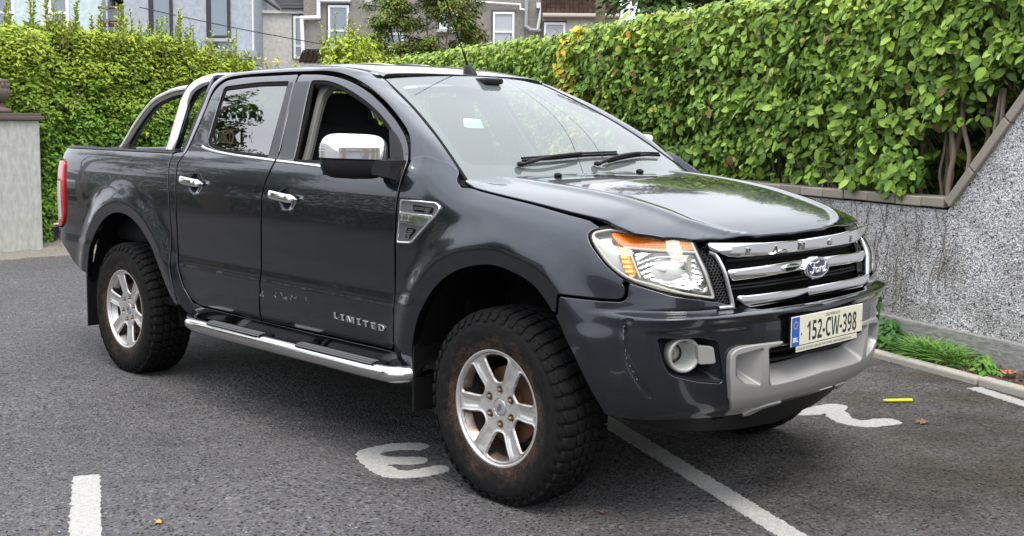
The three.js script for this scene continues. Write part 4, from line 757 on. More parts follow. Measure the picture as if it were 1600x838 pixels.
// handle dents
const dents = [[-.739, 1.163], [.148, 1.128]];
const doorMap = l => (s, y) => { let o = l; for (const [a, b] of dents) { const d = ((s - a - .012) / .075) ** 2 + ((y - b) / .058) ** 2; if (d < 1) o -= .022 * (1 - d) ** 1.2; } o -= .0035 * sstep(.70, .725, y) * sstep(.86, .76, y) + .003 * sstep(.62, .66, y) * (1 - sstep(.66, .70, y)); return at(o)(s, y); };
function seal(line, w, h, base, closed = true) { return ribbon(at(0), line, w, h, { closed, base }); }
onBoth((M, side) => {
  for (const [name, outline, window, hs] of [['front_door', FD, FW, dents[1]], ['rear_door', RD, RW, dents[0]]]) {
    const d = node(truck, name);
    part(d, 'panel', M(panel(doorMap(0), inPoly(outline, [window]), bbox(outline), .0095, { inset: G, depth: .03 })), paint);
    part(d, 'window_seal', M(seal(window.map(p => p), .03, .006, -.012)), rubber);
    part(d, 'inner_card', M(panel(at(-.085), inPoly(outline, [window]), bbox(outline), .03, { inset: .02, depth: 0 })), trim);
    part(d, 'inner_card', M(panel(at(-.03), (s, y) => Math.max(polyDist(outline, s, y), y - 1.29), bbox(outline), .03, { inset: .012, depth: 0 })), trim);
    // satin pillar cover and belt moulding
    const [a, b] = name === 'front_door' ? [[[-.15, 1.70], [-.018, 1.70], [.133, 1.316], [.012, 1.312]], [[.008, 1.303], [.2, 1.297], [.45, 1.287], [.7, 1.281], [.93, 1.288]]] : [[[-.205, 1.70], [-.166, 1.70], [-.006, 1.312], [-.085, 1.316]], [[-.775, 1.360], [-.73, 1.348], [-.60, 1.333], [-.42, 1.321], [-.2, 1.312], [-.008, 1.304]]];
    part(d, 'pillar_cover', M(shape(at(.001), a, [], .012, { edge: .002, depth: .006 })), satin);
    part(d, 'belt_moulding', M(ribbon(at(0), spline(b, 6), .0155, .007)), chrome);
    // handle
    const h = node(d, 'handle'), hp = (t, e) => [hs[0] + (t - .5) * .212, hs[1] + .013 - (t - .5) * .016 + e];
    const rows = []; for (let i = 0; i <= 24; i++) { const t = i / 24, end = Math.min(t, 1 - t) / .06, w = .0205 * Math.min(1, Math.sqrt(Math.max(end, .02))), lift = .014 + .028 * Math.sqrt(Math.max(0, 1 - (2 * t - 1) ** 4)), row = []; for (let k = 0; k < 12; k++) { const q = k / 12 * 6.283, c = Math.cos(q), s = Math.sin(q), sq = v => Math.sign(v) * Math.pow(Math.abs(v), .7); const [u, v] = hp(t, w * sq(s)); row.push(at(lift + .010 * sq(c))(u, v)); } rows.push(row); }
    h.name = 'handle'; part(h, 'grip', M(loft(rows, true)), chrome);
    if (name === 'rear_door') { const gl = part(d, 'glass', M(panel(at(-.014), inPoly(window), bbox(window), .03, { inset: -.008, edge: 0, depth: 0 })), side > 0 ? phys([.12, .165, .16], .012, { transmission: 1, thickness: 0, ior: 2.9, specularIntensity: 1 }) : phys([.6, .74, .70], .012, { transmission: 1, thickness: 0, ior: 1.6 })); }
    else if (side < 0) part(d, 'glass', M(panel(at(-.014), inPoly(window), bbox(window), .03, { inset: -.008, edge: 0, depth: 0 })), phys([.62, .76, .72], .015, { transmission: 1, thickness: 0, ior: 1.6 }));
  }
});
// chipped paint and the letters on the near front door
const nearDoor = truck.children.find(c => c.name === 'front_door');
{
  const r = rng(17), l = []; for (const [s0, y0, n] of [[-.07, .643, 6], [.06, .648, 3], [.10, .65, 3], [.137, .651, 4], [.19, .655, 3], [.225, .654, 3], [.328, .655, 2]]) for (let i = 0; i < n; i++) { const s = s0 + (r() - .5) * .03, y = y0 + (r() - .5) * .028, a = r() * 3; l.push(ribbon(doorMap(0), [[s, y], [s + .009 * Math.cos(a) * (1 + r()), y + .009 * Math.sin(a) * (1 + r())]], .0018 + .0022 * r(), .0008)); }
  part(nearDoor, 'scuff', merge(l), std([.20, .20, .195], .7));
  const L = letters('LIMITED', .027, .004, 1.75, .0165), k = .375 / L.width;
  const g = merge(L.list).scale(k, 1, 1), p = g.attributes.position, n = g.attributes.normal;
  for (let i = 0; i < p.count; i++) { const s = .545 + p.getX(i), y = .602 + p.getY(i) - .012 * (p.getX(i) / .375), q = doorMap(p.getZ(i) + .002)(s, y); p.setXYZ(i, ...q); }
  part(nearDoor, 'lettering', g, chrome);
}
// bed sides, wings, sills
const BED = [[-2.645, 1.245, .02], [-2.64, 1.318, .04], [-1.052, 1.318, .02], [-1.056, 1.275, .03], [-1.014, 1.11, .1], [-.992, .9, .1], [-.985, .70, .1], [-.935, .53, .03], [-.935, .475]];
const bedOutline = rounded(BED).concat(ARCH_R.filter(p => p[1] > .47).reverse(), rounded([[-2.092, .552], [-2.10, .548], [-2.28, .575, .05], [-2.41, .66, .06], [-2.50, .70, .05], [-2.645, .72]]).slice(0));
const lampCut = rounded([[-2.75, 1.24], [-2.425, 1.24, .03], [-2.392, 1.05, .1], [-2.41, .87, .05], [-2.47, .805, .03], [-2.75, .80]]);
const WINGTOP = []; for (let s = 2.075; s > 1.36; s -= .05) { const x = planAt(s)[0]; WINGTOP.push([s, hoodEdgeY(x)]); }
const HEAD = rounded([[2.040, 1.102, .02], [2.10, 1.113, .02], [2.3, 1.097, .1], [2.515, 1.072, .012], [2.530, .973, .1], [2.566, .861, .015], [2.376, .890, .2], [2.214, .934, .1], [2.142, .980, .08], [2.066, 1.06, .06]]);
const wingOutline = rounded([[1.012, 1.29, .05], [.999, 1.12, .1], [.991, .8, .1], [.991, .57, .05], [.972, .495, .03], [1.0, .44, .02]]).reverse().concat([]);
const WING = rounded([ [1.012, 1.29, .05], [.999, 1.12, .1], [.991, .8, .1], [.991, .57, .05], [.975, .49, .03], [1.0, .44, .02], [1.098, .435]]).concat(ARCH_F.filter(p => p[1] > .44 && p[0] < 1.94), rounded([[1.945, .805], [1.952, .872, .01], [2.03, .868], [2.118, .863, .03], [2.185, .864, .02], [2.207, .880, .02], [2.205, .928, .01]]), rounded([[2.212, .934], [2.141, .980, .08], [2.065, 1.06, .06], [2.039, 1.103, .02], [2.09, 1.116], [2.105, 1.122]]), WINGTOP, rounded([[1.358, 1.232, .03], [1.30, 1.258, .03], [1.268, 1.300, .01], [1.2, 1.336], [1.1, 1.362], [1.011, 1.352]]));
const wingMap = l => (s, y) => at(l)(s, y);
onBoth((M, side) => {
  part(truck, 'bed_side', M(panel(at(0), inPoly(bedOutline, [lampCut]), bbox(bedOutline), .0095, { inset: G, depth: .03 })), paint);
  const CF = rounded([[-1.048, 1.318], [-1.05, 1.275, .03], [-1.008, 1.11, .1], [-.986, .9, .1], [-.979, .70, .1], [-.93, .53], [-.93, .485, .01], [-.78, .485], [-.80, .52, .05], [-.88, .615, .08], [-.925, .735, .08], [-.928, .9, .1], [-.935, 1.10, .1], [-.965, 1.262, .06], [-.925, 1.33]]);
  part(truck, 'cab_corner', M(shape(at(0), CF, [], .0095, { inset: .001, depth: .03 })), paint);
  const w = node(truck, 'front_wing'); part(w, 'panel', M(panel(wingMap(0), inPoly(WING), bbox(WING), .0095, { inset: G, depth: .03 })), paint);
  const SILL = rounded([[-.93, .49], [-.80, .51, .05], [-.735, .495, .05], [.40, .498], [.97, .503, .02], [1.0, .46, .02], [1.0, .43, .02], [-.85, .43, .04]]);
  part(truck, 'sill', M(shape(at(-.006), SILL, [], .012, { depth: .05 })), paint);
  // vent in the wing
  const V = rounded([[1.034, 1.170, .01], [1.255, 1.168, .02], [1.283, 1.15, .02], [1.262, 1.119, .02], [1.20, 1.070, .05], [1.112, .996, .015], [1.018, .990, .01]]), v = node(w, 'side_vent');
  part(v, 'plate', M(shape(at(.003), V, [], .006, { edge: .003, depth: .01 })), std([.10, .105, .11], .45, { metalness: .2 }));
  part(v, 'surround', M(ribbon(at(0), V, .011, .011, { closed: true })), chrome);
  const hex = (poly) => { const l = []; for (let a = 1.0; a < 1.3; a += .0155) for (let k = 0; k < 22; k++) { const b = .98 + k * .0095, s = a + (k % 2) * .00775; if (polyDist(poly, s, b) < -.0055) l.push([s, b]); } return l; };
  const V1 = [[1.115, 1.156], [1.246, 1.15], [1.235, 1.125], [1.12, 1.13]], V2 = [[1.085, 1.058], [1.15, 1.056], [1.095, 1.012], [1.072, 1.014]];
  for (const q of [V1, V2]) { part(v, 'mesh_back', M(shape(at(.008), q, [], .008, { edge: .001, depth: .003 })), black); part(v, 'mesh', M(merge(hex(q).map(([s, b]) => ribbon(at(.0088), Array.from({ length: 6 }, (_, k) => [s + .0068 * Math.cos(k * 1.0472 + .5), b + .005 * Math.sin(k * 1.0472 + .5)]), .0022, .0015, { closed: true })))), std([.12, .125, .13], .45)); }
  part(v, 'badge_plate', M(shape(at(.011), rounded([[1.032, 1.122, .004], [1.25, 1.119, .01], [1.232, 1.098, .01], [1.18, 1.068, .01], [1.032, 1.076, .004]]), [], .006, { edge: .003, depth: .01 })), chrome);
  if (side > 0) { const L = letters('2.2', .024, .002, 1.25, .006), g = merge(L.list), p = g.attributes.position; for (let i = 0; i < p.count; i++) p.setXYZ(i, ...at(.016 + p.getZ(i))(1.048 + p.getX(i), 1.085 + p.getY(i))); part(v, 'lettering', g, std([.2, .2, .2], .4)); }
  // wheel arch liners, mud flaps
  for (const A0 of [ARCH_F, ARCH_R]) { const A = A0.filter(p => (p[0] < 1.9 && p[1] > .44) || p[0] < 1.6 || p[1] > .66); const rows = A.map(p => [.885, .80, .62, .46].map((z, i) => [p[0], p[1] + (i ? .012 : 0), z])); part(truck, 'wheel_arch_liner', M(loft(rows)), black); const c = A.map(p => [p[0], p[1]]); part(truck, 'wheel_arch_liner', M(extrude(c, .01).translate(0, 0, .45)), black); }
  part(truck, 'mud_flap', M(rbox(.012, .39, .25, 1.118, .470, .785, .005).rotateY(0)), trim); part(truck, 'mud_flap', M(rbox(.012, .40, .24, -2.085, .415, .79, .005)), trim);
  // tail lamp
  const t = node(truck, 'tail_lamp'), red = phys([.50, .012, .018], .08, { clearcoat: 1 }), clear = phys([.72, .68, .66], .1, { clearcoat: 1 });
  const TL = rounded([[-2.70, 1.236, .02], [-2.428, 1.236, .03], [-2.396, 1.05, .1], [-2.414, .874, .05], [-2.47, .812, .03], [-2.70, .808, .02]]);
  part(t, 'lens', M(panel(at(.014), (s, y) => Math.max(polyDist(TL, s, y), -Math.max(s + 2.462, Math.abs(y - .985) - .120)), bbox(TL), .007, { edge: .006, depth: .03 })), red);
  part(t, 'reversing_lens', M(panel(at(.0145), (s, y) => Math.max(polyDist(TL, s, y), s + 2.464, Math.abs(y - .985) - .118), bbox(TL), .007, { edge: .003, depth: .03 })), clear);
});
// cab frame: pillars and roof rail lofted from the door gap to the screen and roof edge
const roofEdge = x => [x, roofY(x, .565), .565], scrEdge = t => screenPoint(t, lerp(.76, .56, t) - .006, .002);
const capA = [[1.012, 1.338], [.94, 1.441], [.836, 1.510], [.661, 1.598], [.489, 1.666], [.30, 1.718], [.10, 1.7475], [-.164, 1.7535], [-.42, 1.754], [-.69, 1.750], [-.868, 1.733], [-.938, 1.672], [-.925, 1.56], [-.923, 1.46], [-.93, 1.33], [-.955, 1.29]];
const capB = [scrEdge(.045), scrEdge(.2), scrEdge(.36), scrEdge(.60), scrEdge(.83), scrEdge(1.0), roofEdge(.22), roofEdge(-.164), roofEdge(-.42), roofEdge(-.72), [-.95, roofY(-.95, .56), .56], [-1.06, 1.715, .57], [-1.075, 1.58, .63], [-1.07, 1.47, .68], [-1.055, 1.34, .745], [-1.05, 1.30, .76]];
onBoth((M) => {
  const A = spline(capA, 6), B = spline(capB, 6), rows = A.map((a, i) => {
    const p = at(0)(a[0], a[1]), q = B[i], v = [q[0] - p[0], q[1] - p[1], q[2] - p[2]], l = Math.hypot(...v), h = 1e-3, pu = at(0)(a[0], a[1] + h), pd = at(0)(a[0], a[1] - h);
    let n = [0, pd[2] - pu[2], pu[1] - pd[1]]; const nl = Math.hypot(...n); n = n.map(x => x / nl);
    let m = [n[0], n[1] + .5, n[2] * .8]; if (i > A.length * .66) m = [-.3, .2, 1]; if (i < A.length * .33) m = [.35, .35, .9]; const ml = Math.hypot(...m); m = m.map(x => x / ml);
    const C = p.map((x, k) => (x + q[k]) / 2 + m[k] * l * .22), row = [p.map((x, k) => x - n[k] * .03), p];
    for (let k = 1; k <= 9; k++) { const t = k / 9, s = 1 - t; row.push([0, 1, 2].map(j => p[j] * s * s + 2 * C[j] * s * t + q[j] * t * t)); }
    return row;
  });
  part(truck, 'cab_frame', M(loft(rows.map(r => r.slice(1)))), paint); part(truck, 'door_seal', M(loft(rows.map(r => r.slice(0, 2)))), rubber);
});
// roof, with shallow pressed ribs and a drip channel each side
{
  const rp = (x, z) => { const a = Math.abs(z); let y = roofY(x, z); y -= .010 * Math.exp(-(((a - .535) / .009) ** 2)); if (x < .2) y += .004 * sstep(.2, .1, x) * (Math.exp(-(((a - .25) / .02) ** 2)) + Math.exp(-((a / .02) ** 2))); return [x, y, z]; };
  const R = []; for (let i = 0; i <= 20; i++) { const z = lerp(-.565, .565, i / 20), q = screenPoint(1, z); R.push([q[0] - .012, z]); } R.push([-1.06, .565], [-1.08, .3], [-1.085, 0], [-1.08, -.3], [-1.06, -.565]);
  part(truck, 'roof', panel(rp, inPoly(R), bbox(R), .014, { flip: true, depth: .02, inset: -.004 }), paint);
  const tops = []; for (const s of [1, -1]) tops.push(ribbon((x, z) => [x, roofY(x, z), z], spline([[.36, .548 * s], [0, .548 * s], [-.5, .548 * s], [-1.0, .548 * s]], 6), .014, .002, { flip: true })); part(truck, 'drip_moulding', merge(tops), rubber);
  // rear wall of the cab with its window
  const bw = []; for (let i = 0; i <= 12; i++) { const y = lerp(.5, 1.76, i / 12), hw = y < 1.3 ? .83 : lerp(.79, .57, (y - 1.3) / .46); bw.push([-hw, y, hw]); }
  const poly = bw.map(b => [b[2], b[1]]).concat(bw.slice().reverse().map(b => [b[0], b[1]])), hole = rounded([[.70, 1.36, .05], [.57, 1.685, .05], [-.57, 1.685, .05], [-.70, 1.36, .05]]);
  part(truck, 'rear_wall', panel((z, y) => [-1.075, y, -z], inPoly(poly, [hole]), bbox(poly), .02, { depth: .02 }), paint);
  part(truck, 'rear_window', panel((z, y) => [-1.07, y, -z], inPoly(hole), bbox(hole), .05, { inset: -.01, edge: 0, depth: 0 }), phys([.72, .84, .81], .02, { transmission: 1, thickness: 0, ior: 1.5 }));
}
// windscreen: glass, black border, sticker, pale patch
{
  const map = (t, z) => screenPoint(t, z), edge = t => lerp(.76, .56, t) - .014, O = [], I = [];
  for (let i = 0; i <= 14; i++) { const t = lerp(-.03, .985, i / 14); O.push([t, edge(t)]); } for (let i = 14; i >= 0; i--) { const t = lerp(-.03, .985, i / 14); O.push([t, -edge(t)]); }
  const ie = t => edge(t) - .05, IN = rounded([[.10, ie(.10), .06], [.3, ie(.3)], [.6, ie(.6)], [.90, ie(.9), .05], [.90, .3], [.87, .22, .05], [.83, .12, .04], [.83, -.12, .04], [.87, -.22, .05], [.90, -.3], [.90, -ie(.9), .05], [.6, -ie(.6)], [.3, -ie(.3)], [.10, -ie(.10), .06]]);
  const ws = node(truck, 'windscreen');
  part(ws, 'glass', panel(map, inPoly(O), bbox(O), .03, { edge: 0, depth: 0 }), phys([.64, .73, .705], .01, { transmission: .84, thickness: 0, ior: 1.75, specularIntensity: 1 }));
  part(ws, 'border', panel((t, z) => screenPoint(t, z, -.006), inPoly(O, [IN]), bbox(O), .012, { edge: 0, depth: 0 }), std([.02, .021, .024], .5));
  part(ws, 'seal', merge([ribbon(map, O.slice(0, 15), .016, .004), ribbon(map, O.slice(15), .016, .004)]), rubber);
  const stick = (name, q, mat) => part(ws, name, panel((t, z) => screenPoint(t, z, -.008), inPoly(q), bbox(q), .02, { edge: 0, depth: 0 }), mat);
  const disc = canvasTex(128, 128, (c) => { c.fillStyle = '#bfe6e0'; c.fillRect(0, 0, 128, 128); c.fillStyle = '#eef6f2'; c.fillRect(6, 6, 116, 34); c.fillStyle = '#6fb5ae'; for (let i = 0; i < 5; i++) c.fillRect(12, 52 + i * 14, 90 - i * 9, 5); });
  const sg = stick('sticker', [[.505, .350], [.52, .436], [.428, .487], [.42, .388]], std(0xffffff, .6, { map: disc })), su = sg.geometry.attributes.uv; for (let i = 0; i < su.count; i++) su.setXY(i, (su.getY(i) - .35) / .14, (su.getX(i) - .42) / .1);
  stick('pale_patch', rounded([[.925, .535, .012], [.905, .43, .012], [.865, .45, .012], [.875, .545, .012]]), std([.75, .8, .8], .5));  // small pale rounded patch near the top corner of the glass
  part(ws, 'paper', panel((a, b) => [a, 1.262 + .01 * Math.sin(a * 30), b], inPoly([[1.10, -.52], [1.115, -.31], [1.25, -.28], [1.235, -.50]]), [1.0, -.6, 1.35, -.2], .03, { edge: 0, depth: 0, flip: true }), std([.8, .82, .84], .7));
  part(truck, 'scuttle', panel((x, z) => [x, lerp(1.255, 1.235, Math.abs(z) / .7) + .006 * Math.sin(x * 90), z], inPoly([[1.24, .74], [1.42, .45], [1.47, 0], [1.42, -.45], [1.24, -.74], [1.0, -.7], [1.0, .7]]), [.95, -.8, 1.5, .8], .02, { flip: true }), trim);
  // wipers
  const wiper = (pts, arm) => { const w = node(truck, 'wiper'); part(w, 'blade', tube(pts.map(([t, z]) => screenPoint(t, z, .014)), .0062, 24, 6), rubber); part(w, 'arm', tube(arm.map(([t, z, l]) => screenPoint(t, z, l)), .0085, 24, 6), trim); part(w, 'spoiler', tube(pts.map(([t, z]) => screenPoint(t + .012, z, .020)), .005, 24, 6), trim); const c = screenPoint(...arm[0].slice(0, 2), .018); part(w, 'pivot_cap', new THREE.SphereGeometry(.016, 16, 10).scale(1.2, .7, 1.2).translate(...c), trim); };
  wiper([[.105, .40], [.122, .21], [.139, .02], [.145, -.25]], [[.075, .43, .012], [.095, .3, .034], [.12, .14, .034], [.139, .03, .028]]);
  wiper([[.085, -.12], [.115, -.3], [.128, -.48], [.118, -.62]], [[.07, -.03, .012], [.088, -.15, .034], [.115, -.32, .034], [.128, -.42, .028]]);
}
// bonnet
{
  const side = []; for (let s = 1.38; s <= 2.10; s += .03) { const p = bodyPoint(s, hoodEdgeY(planAt(s)[0])); side.push([p[0], p[2] - .002]); }
  const H = both2([[1.375, 0], [1.36, .3], [1.30, .6], [1.268, .735], [1.300, .783], ...side, [2.17, .736], [2.26, .676], [2.325, .588], [2.355, .453], [2.37, .22], [2.376, 0]]);
  function both2(h) { return h.concat(h.slice(1, -1).reverse().map(p => [p[0], -p[1]])); }
  part(truck, 'bonnet', panel((x, z) => hoodPoint(x, z), inPoly(H), bbox(H), .0105, { flip: true, inset: .001, edge: .004, depth: .010 }), paint);
  for (const z of [.35, -.20]) part(truck, 'washer_jet', new THREE.SphereGeometry(.014, 12, 8).scale(1.5, .8, 1).translate(...hoodPoint(1.42, z, .006)), trim);
}
// ---------- front of the truck ----------
{
  const b = node(truck, 'front_bumper'), archB = ARCH_F.filter(p => p[1] > .43 && p[1] < .80 && p[0] > 1.8).map(p => [p[0] + .004, p[1]]);
  const BH = [[SF, .824], [2.74, .826], [2.66, .832], [2.566, .857], [2.45, .8755], [2.376, .8865], [2.29, .9105], [2.2155, .931], [2.2105, .880], [2.204, .869], [2.188, .861], [2.118, .860], [2.03, .865], [1.956, .869], [1.950, .80], ...archB, [2.14, .424], [2.269, .418], [2.412, .420], [2.62, .405], [2.75, .41], [SF, .42]];
  const BUMP = both(BH), FOG = rounded([[2.310, .738, .006], [2.436, .739, .01], [2.513, .722, .02], [2.543, .566, .02], [2.448, .581, .02], [2.350, .610, .03], [2.330, .651, .03]]);
  const mir = p => p.map(q => [2 * SF - q[0], q[1]]).reverse();
  const MAIN = both(rounded([[SF, .682], [2.723, .682, .012], [2.742, .536, .02], [SF, .547]].slice()).filter(p => p[0] <= SF)), SMALL = rounded([[2.575, .668, .012], [2.579, .593, .012], [2.62, .560, .01], [2.697, .543, .012], [2.700, .683, .012]]);
  const groove = spline([[2.222, .80], [2.206, .785], [2.203, .74], [2.216, .66], [2.244, .595], [2.287, .53]], 8), crease = (s, y) => { const q = s > SF ? 2 * SF - s : s; if (q > 2.45) return 0; const d = polyDist(groove, q, y, false); return -.005 * Math.exp(-((d / .009) ** 2)); };
  const inset = (s, y) => { const q = s > SF ? 2 * SF - s : s; return -.014 * sstep(2.262, 2.30, q) * sstep(.772, .755, y) * sstep(.42, .56, y) * sstep(2.66, 2.60, q); };
  const bm = l => (s, y) => fat(l + crease(s, y) + inset(s, y))(s, y);
  part(b, 'shell', panel(bm(0), inPoly(BUMP, [FOG, mir(FOG), MAIN, SMALL, mir(SMALL)]), bbox(BUMP), .0062, { inset: .002, edge: .005, depth: .03 }), paint);
  // silver skid panel with its openings
  const SK = both([[SF, .698], [2.84, .698], [2.70, .701], [2.64, .701], [2.598, .698], [2.570, .690], [2.555, .675], [2.550, .655], [2.552, .60], [2.572, .50], [2.619, .413], [2.70, .409], [2.728, .446], [2.867, .447], [2.99, .451], [SF, .455]]);
  part(b, 'skid_plate', panel(fat(.010), inPoly(SK, [MAIN, SMALL, mir(SMALL)]), bbox(SK), .008, { edge: .006, depth: .02 }), silver);
  const funnel = (o, inn, d) => loft([o.map(p => fat(.010)(...p)), o.map((p, i) => fat(-.01)(lerp(p[0], inn[i][0], .25), lerp(p[1], inn[i][1], .25))), inn.map(p => fat(d)(...p))].map(r => r.concat([r[0]])));
  const innerMain = MAIN.map(([s, y]) => [SF + (s - SF) * .93, y < .6 ? y + .058 : y]), innerSmall = SMALL.map(([s, y]) => [lerp(2.583, 2.632, (s - 2.575) / .125), lerp(.602, .668, clamp((y - .545) / .135, 0, 1))]);
  part(b, 'skid_recess', merge([funnel(MAIN, innerMain, -.075), funnel(SMALL, innerSmall, -.07), funnel(mir(SMALL), mir(innerSmall), -.07)]), silver);
  part(b, 'intake', merge([shape(fat(-.074), innerMain, [], .02, { edge: 0, depth: 0, inset: -.01 }), shape(fat(-.069), innerSmall, [], .02, { edge: 0, depth: 0, inset: -.01 }), shape(fat(-.069), mir(innerSmall), [], .02, { edge: 0, depth: 0, inset: -.01 })]), black);
  const slat = []; for (const y of [.622, .655]) slat.push(ribbon(fat(-.06), Array.from({ length: 30 }, (_, i) => [2.75 + i / 29 * 2 * (SF - 2.75), y]), .018, .02)); part(b, 'intake_slat', merge(slat), trim);
  const tab = [[2.688, .402], [2.725, .428], [2.79, .446], [2.866, .449], [2.866, .432], [2.80, .424], [2.75, .400]]; part(b, 'skid_lip', shape(fat(.024), tab, [], .006, { edge: .004, depth: .02 }), silver); part(b, 'skid_lip', shape(fat(.024), mir(tab), [], .006, { edge: .004, depth: .02 }), silver);
  part(b, 'valance', shape(fat(-.012), both([[SF, .44], [2.18, .44], [2.2, .41], [2.4, .365], [2.75, .32], [SF, .298]]), [], .014, { edge: .006, depth: .06 }), trim);
  { const r = rng(23), l = []; for (let i = 0; i < 16; i++) { const y = .775 - .2 * r(), q = groove.reduce((m, p) => Math.abs(p[1] - y) < Math.abs(m[1] - y) ? p : m, groove[0]), a = r() * 3, n = .004 + .008 * r(); l.push(ribbon(bm(0), [[q[0] + .006 * (r() - .5), y], [q[0] + .006 * (r() - .5) + n * .4 * Math.cos(a), y + n * Math.sin(a)]], .0014 + .0016 * r(), .0007)); } part(b, 'scratch', merge(l), std([.22, .22, .215], .7)); }
  // fog lamps
  for (const f of [p => p, mir]) {
    const o = f(FOG), c = f([[2.43, .655]])[0], inn = o.map(p => [lerp(p[0], c[0], .07), lerp(p[1], c[1], .07)]), g = node(truck, 'fog_lamp');
    part(g, 'recess', loft([o.map(p => bm(-.003)(...p)), inn.map(p => bm(-.035)(...p)), inn.map(p => fat(-.065)(lerp(p[0], c[0], .22), lerp(p[1], c[1], .22))), inn.map(p => fat(-.125)(lerp(p[0], c[0], .4), lerp(p[1], c[1], .4))), inn.map(p => fat(-.14)(lerp(p[0], c[0], .98), lerp(p[1], c[1], .98)))].map(r => r.concat([r[0]]))), satin);
    const left = f !== mir ? 1 : -1, cc = [f([[2.398, .676]])[0], [0, 0]][0], P = new THREE.Vector3(...fat(-.078)(...cc)), nx = new THREE.Vector3(...fat(0)(...cc)).sub(P).normalize(), X = new THREE.Vector3(.0, 1, 0), aim = new THREE.Vector3(.93, 0, .36 * left).normalize().lerp(nx, .35).normalize();
    const Q = new THREE.Quaternion().setFromUnitVectors(new THREE.Vector3(0, 1, 0), aim), put = q => q.applyQuaternion(Q).translate(P.x, P.y, P.z);
    part(g, 'bezel', put(lathe([[.052, .045], [.057, .050], [.063, .047], [.066, .040], [.064, .0], [.060, -.02]], 44)), silver);
    part(g, 'reflector', put(lathe([[.053, .045], [.050, .02], [.043, -.008], [.030, -.025], [.012, -.032], [0, -.033]], 40)), std([.55, .55, .53], .4, { metalness: .15 }));
    const off = new THREE.Vector3(-aim.z * left, 0, aim.x * left).multiplyScalar(.020), shiftBy = q => q.translate(off.x - aim.x * .012, 0, off.z - aim.z * .012);
    part(g, 'lamp_ring', shiftBy(put(lathe([[.028, .012], [.031, .016], [.034, .010], [.034, -.02]], 36))), black); part(g, 'lamp_glass', shiftBy(put(lathe([[0, .014], [.016, .012], [.028, .006]], 30))), phys([.26, .24, .19], .06, { clearcoat: 1 }));
    part(g, 'lens', put(lathe([[0, .034], [.03, .032], [.052, .026]], 36)), phys([.95, .97, .95], .03, { transmission: 1, thickness: 0, ior: 1.5 }));
    part(g, 'tab', panel(fat(-.018), inPoly(f(rounded([[2.440, .713, .006], [2.502, .703, .008], [2.514, .640, .008], [2.448, .641, .006]]))), [2.3, .55, 3.9, .8], .006, { edge: .004, depth: .02 }), silver);
  }
  // grille
  const g = node(truck, 'grille');
  part(g, 'backing', shape(fat(-.075), both([[SF, 1.075], [2.53, 1.08], [2.56, .83], [SF, .81]]), [], .025, { edge: 0, depth: 0 }), black);
  const bar = (y0, y1, h, tilt = .013) => (s, y) => { const t = clamp((y - y0) / (y1 - y0), 0, 1); return fat(h + tilt * t + .005 * (1 - (2 * t - 1) ** 2))(s, y); };
  const UP = both([[SF, 1.050], [2.85, 1.053], [2.68, 1.061], [2.522, 1.068], [2.530, 1.058], [2.60, 1.026], [2.645, 1.008], [2.70, 1.002], [SF, .998]]), MID = both([[SF, .976], [2.66, .968], [2.614, .967], [2.620, .955], [2.650, .920], [SF, .929]]), LOW = both([[SF, .869], [2.69, .872], [2.640, .876], [2.645, .862], [2.70, .823], [SF, .826]]);
  part(g, 'chrome_bar', panel(bar(.998, 1.068, -.004, .046), inPoly(UP), bbox(UP), .007, { edge: .006, depth: .05 }), chrome);
  part(g, 'chrome_bar', panel(bar(.92, .976, -.012), inPoly(MID), bbox(MID), .007, { edge: .006, depth: .05 }), chrome);
  part(g, 'chrome_bar', panel(bar(.823, .876, .006, .010), inPoly(LOW), bbox(LOW), .007, { edge: .006, depth: .05 }), chrome);
  { const L = []; [['R', 2.742], ['A', 2.90], ['N', 3.075], ['G', 3.235], ['E', 3.40], ['R', 3.545]].forEach(([ch, s]) => { const q = letters(ch, .026, .002, 1.45, 0).list[0], p = q.attributes.position; for (let i = 0; i < p.count; i++) p.setXYZ(i, ...bar(.998, 1.068, -.004 + p.getZ(i), .046)(s - .012 + p.getX(i), 1.012 + p.getY(i))); L.push(q); }); part(g, 'lettering', merge(L), std([.55, .55, .55], .2, { metalness: 1 })); }
  const louvre = []; for (const y of [.985, .90, .888]) louvre.push(ribbon(fat(-.055), Array.from({ length: 30 }, (_, i) => [2.66 + i / 29 * 2 * (SF - 2.66), y]), .012, .02)); part(g, 'louvre', merge(louvre), trim);
  for (const f of [p => p, mir]) {
    const MS = f([[2.531, 1.042], [2.586, 1.020], [2.628, .842], [2.566, .838]]), l = [], back = panel(fat(-.022), inPoly(MS), bbox(MS), .012, { edge: 0, depth: 0 });
    part(g, 'mesh_back', back, black);
    for (let s = 2.5; s < 2.65; s += .0165) for (let k = 0; k < 24; k++) { const q = f([[s + (k % 2) * .00825, .83 + k * .0098]])[0]; if (polyDist(MS, ...q) < -.004) l.push(ribbon(fat(-.016), Array.from({ length: 6 }, (_, k) => [q[0] + .0085 * Math.cos(k * 1.0472 + .52), q[1] + .0062 * Math.sin(k * 1.0472 + .52)]), .0026, .004, { closed: true })); }
    part(g, 'mesh', merge(l), std([.035, .035, .037], .35));
    const edge = f([[2.560, 1.026], [2.580, 1.021], [2.594, 1.005], [2.612, .93], [2.633, .843], [2.628, .834], [2.612, .834], [2.566, .834]]); part(g, 'mesh_surround', ribbon(fat(-.004), spline(edge, 4), .014, .012), std([.62, .62, .61], .25, { metalness: .8 }));
  }
  // badge
  const bd = node(truck, 'badge'), ell = (a, b, n = 56) => Array.from({ length: n }, (_, i) => [a * Math.cos(i / n * 6.2832), b * Math.sin(i / n * 6.2832)]), face = gg => gg.rotateY(Math.PI / 2).translate(2.462, .9475, 0);
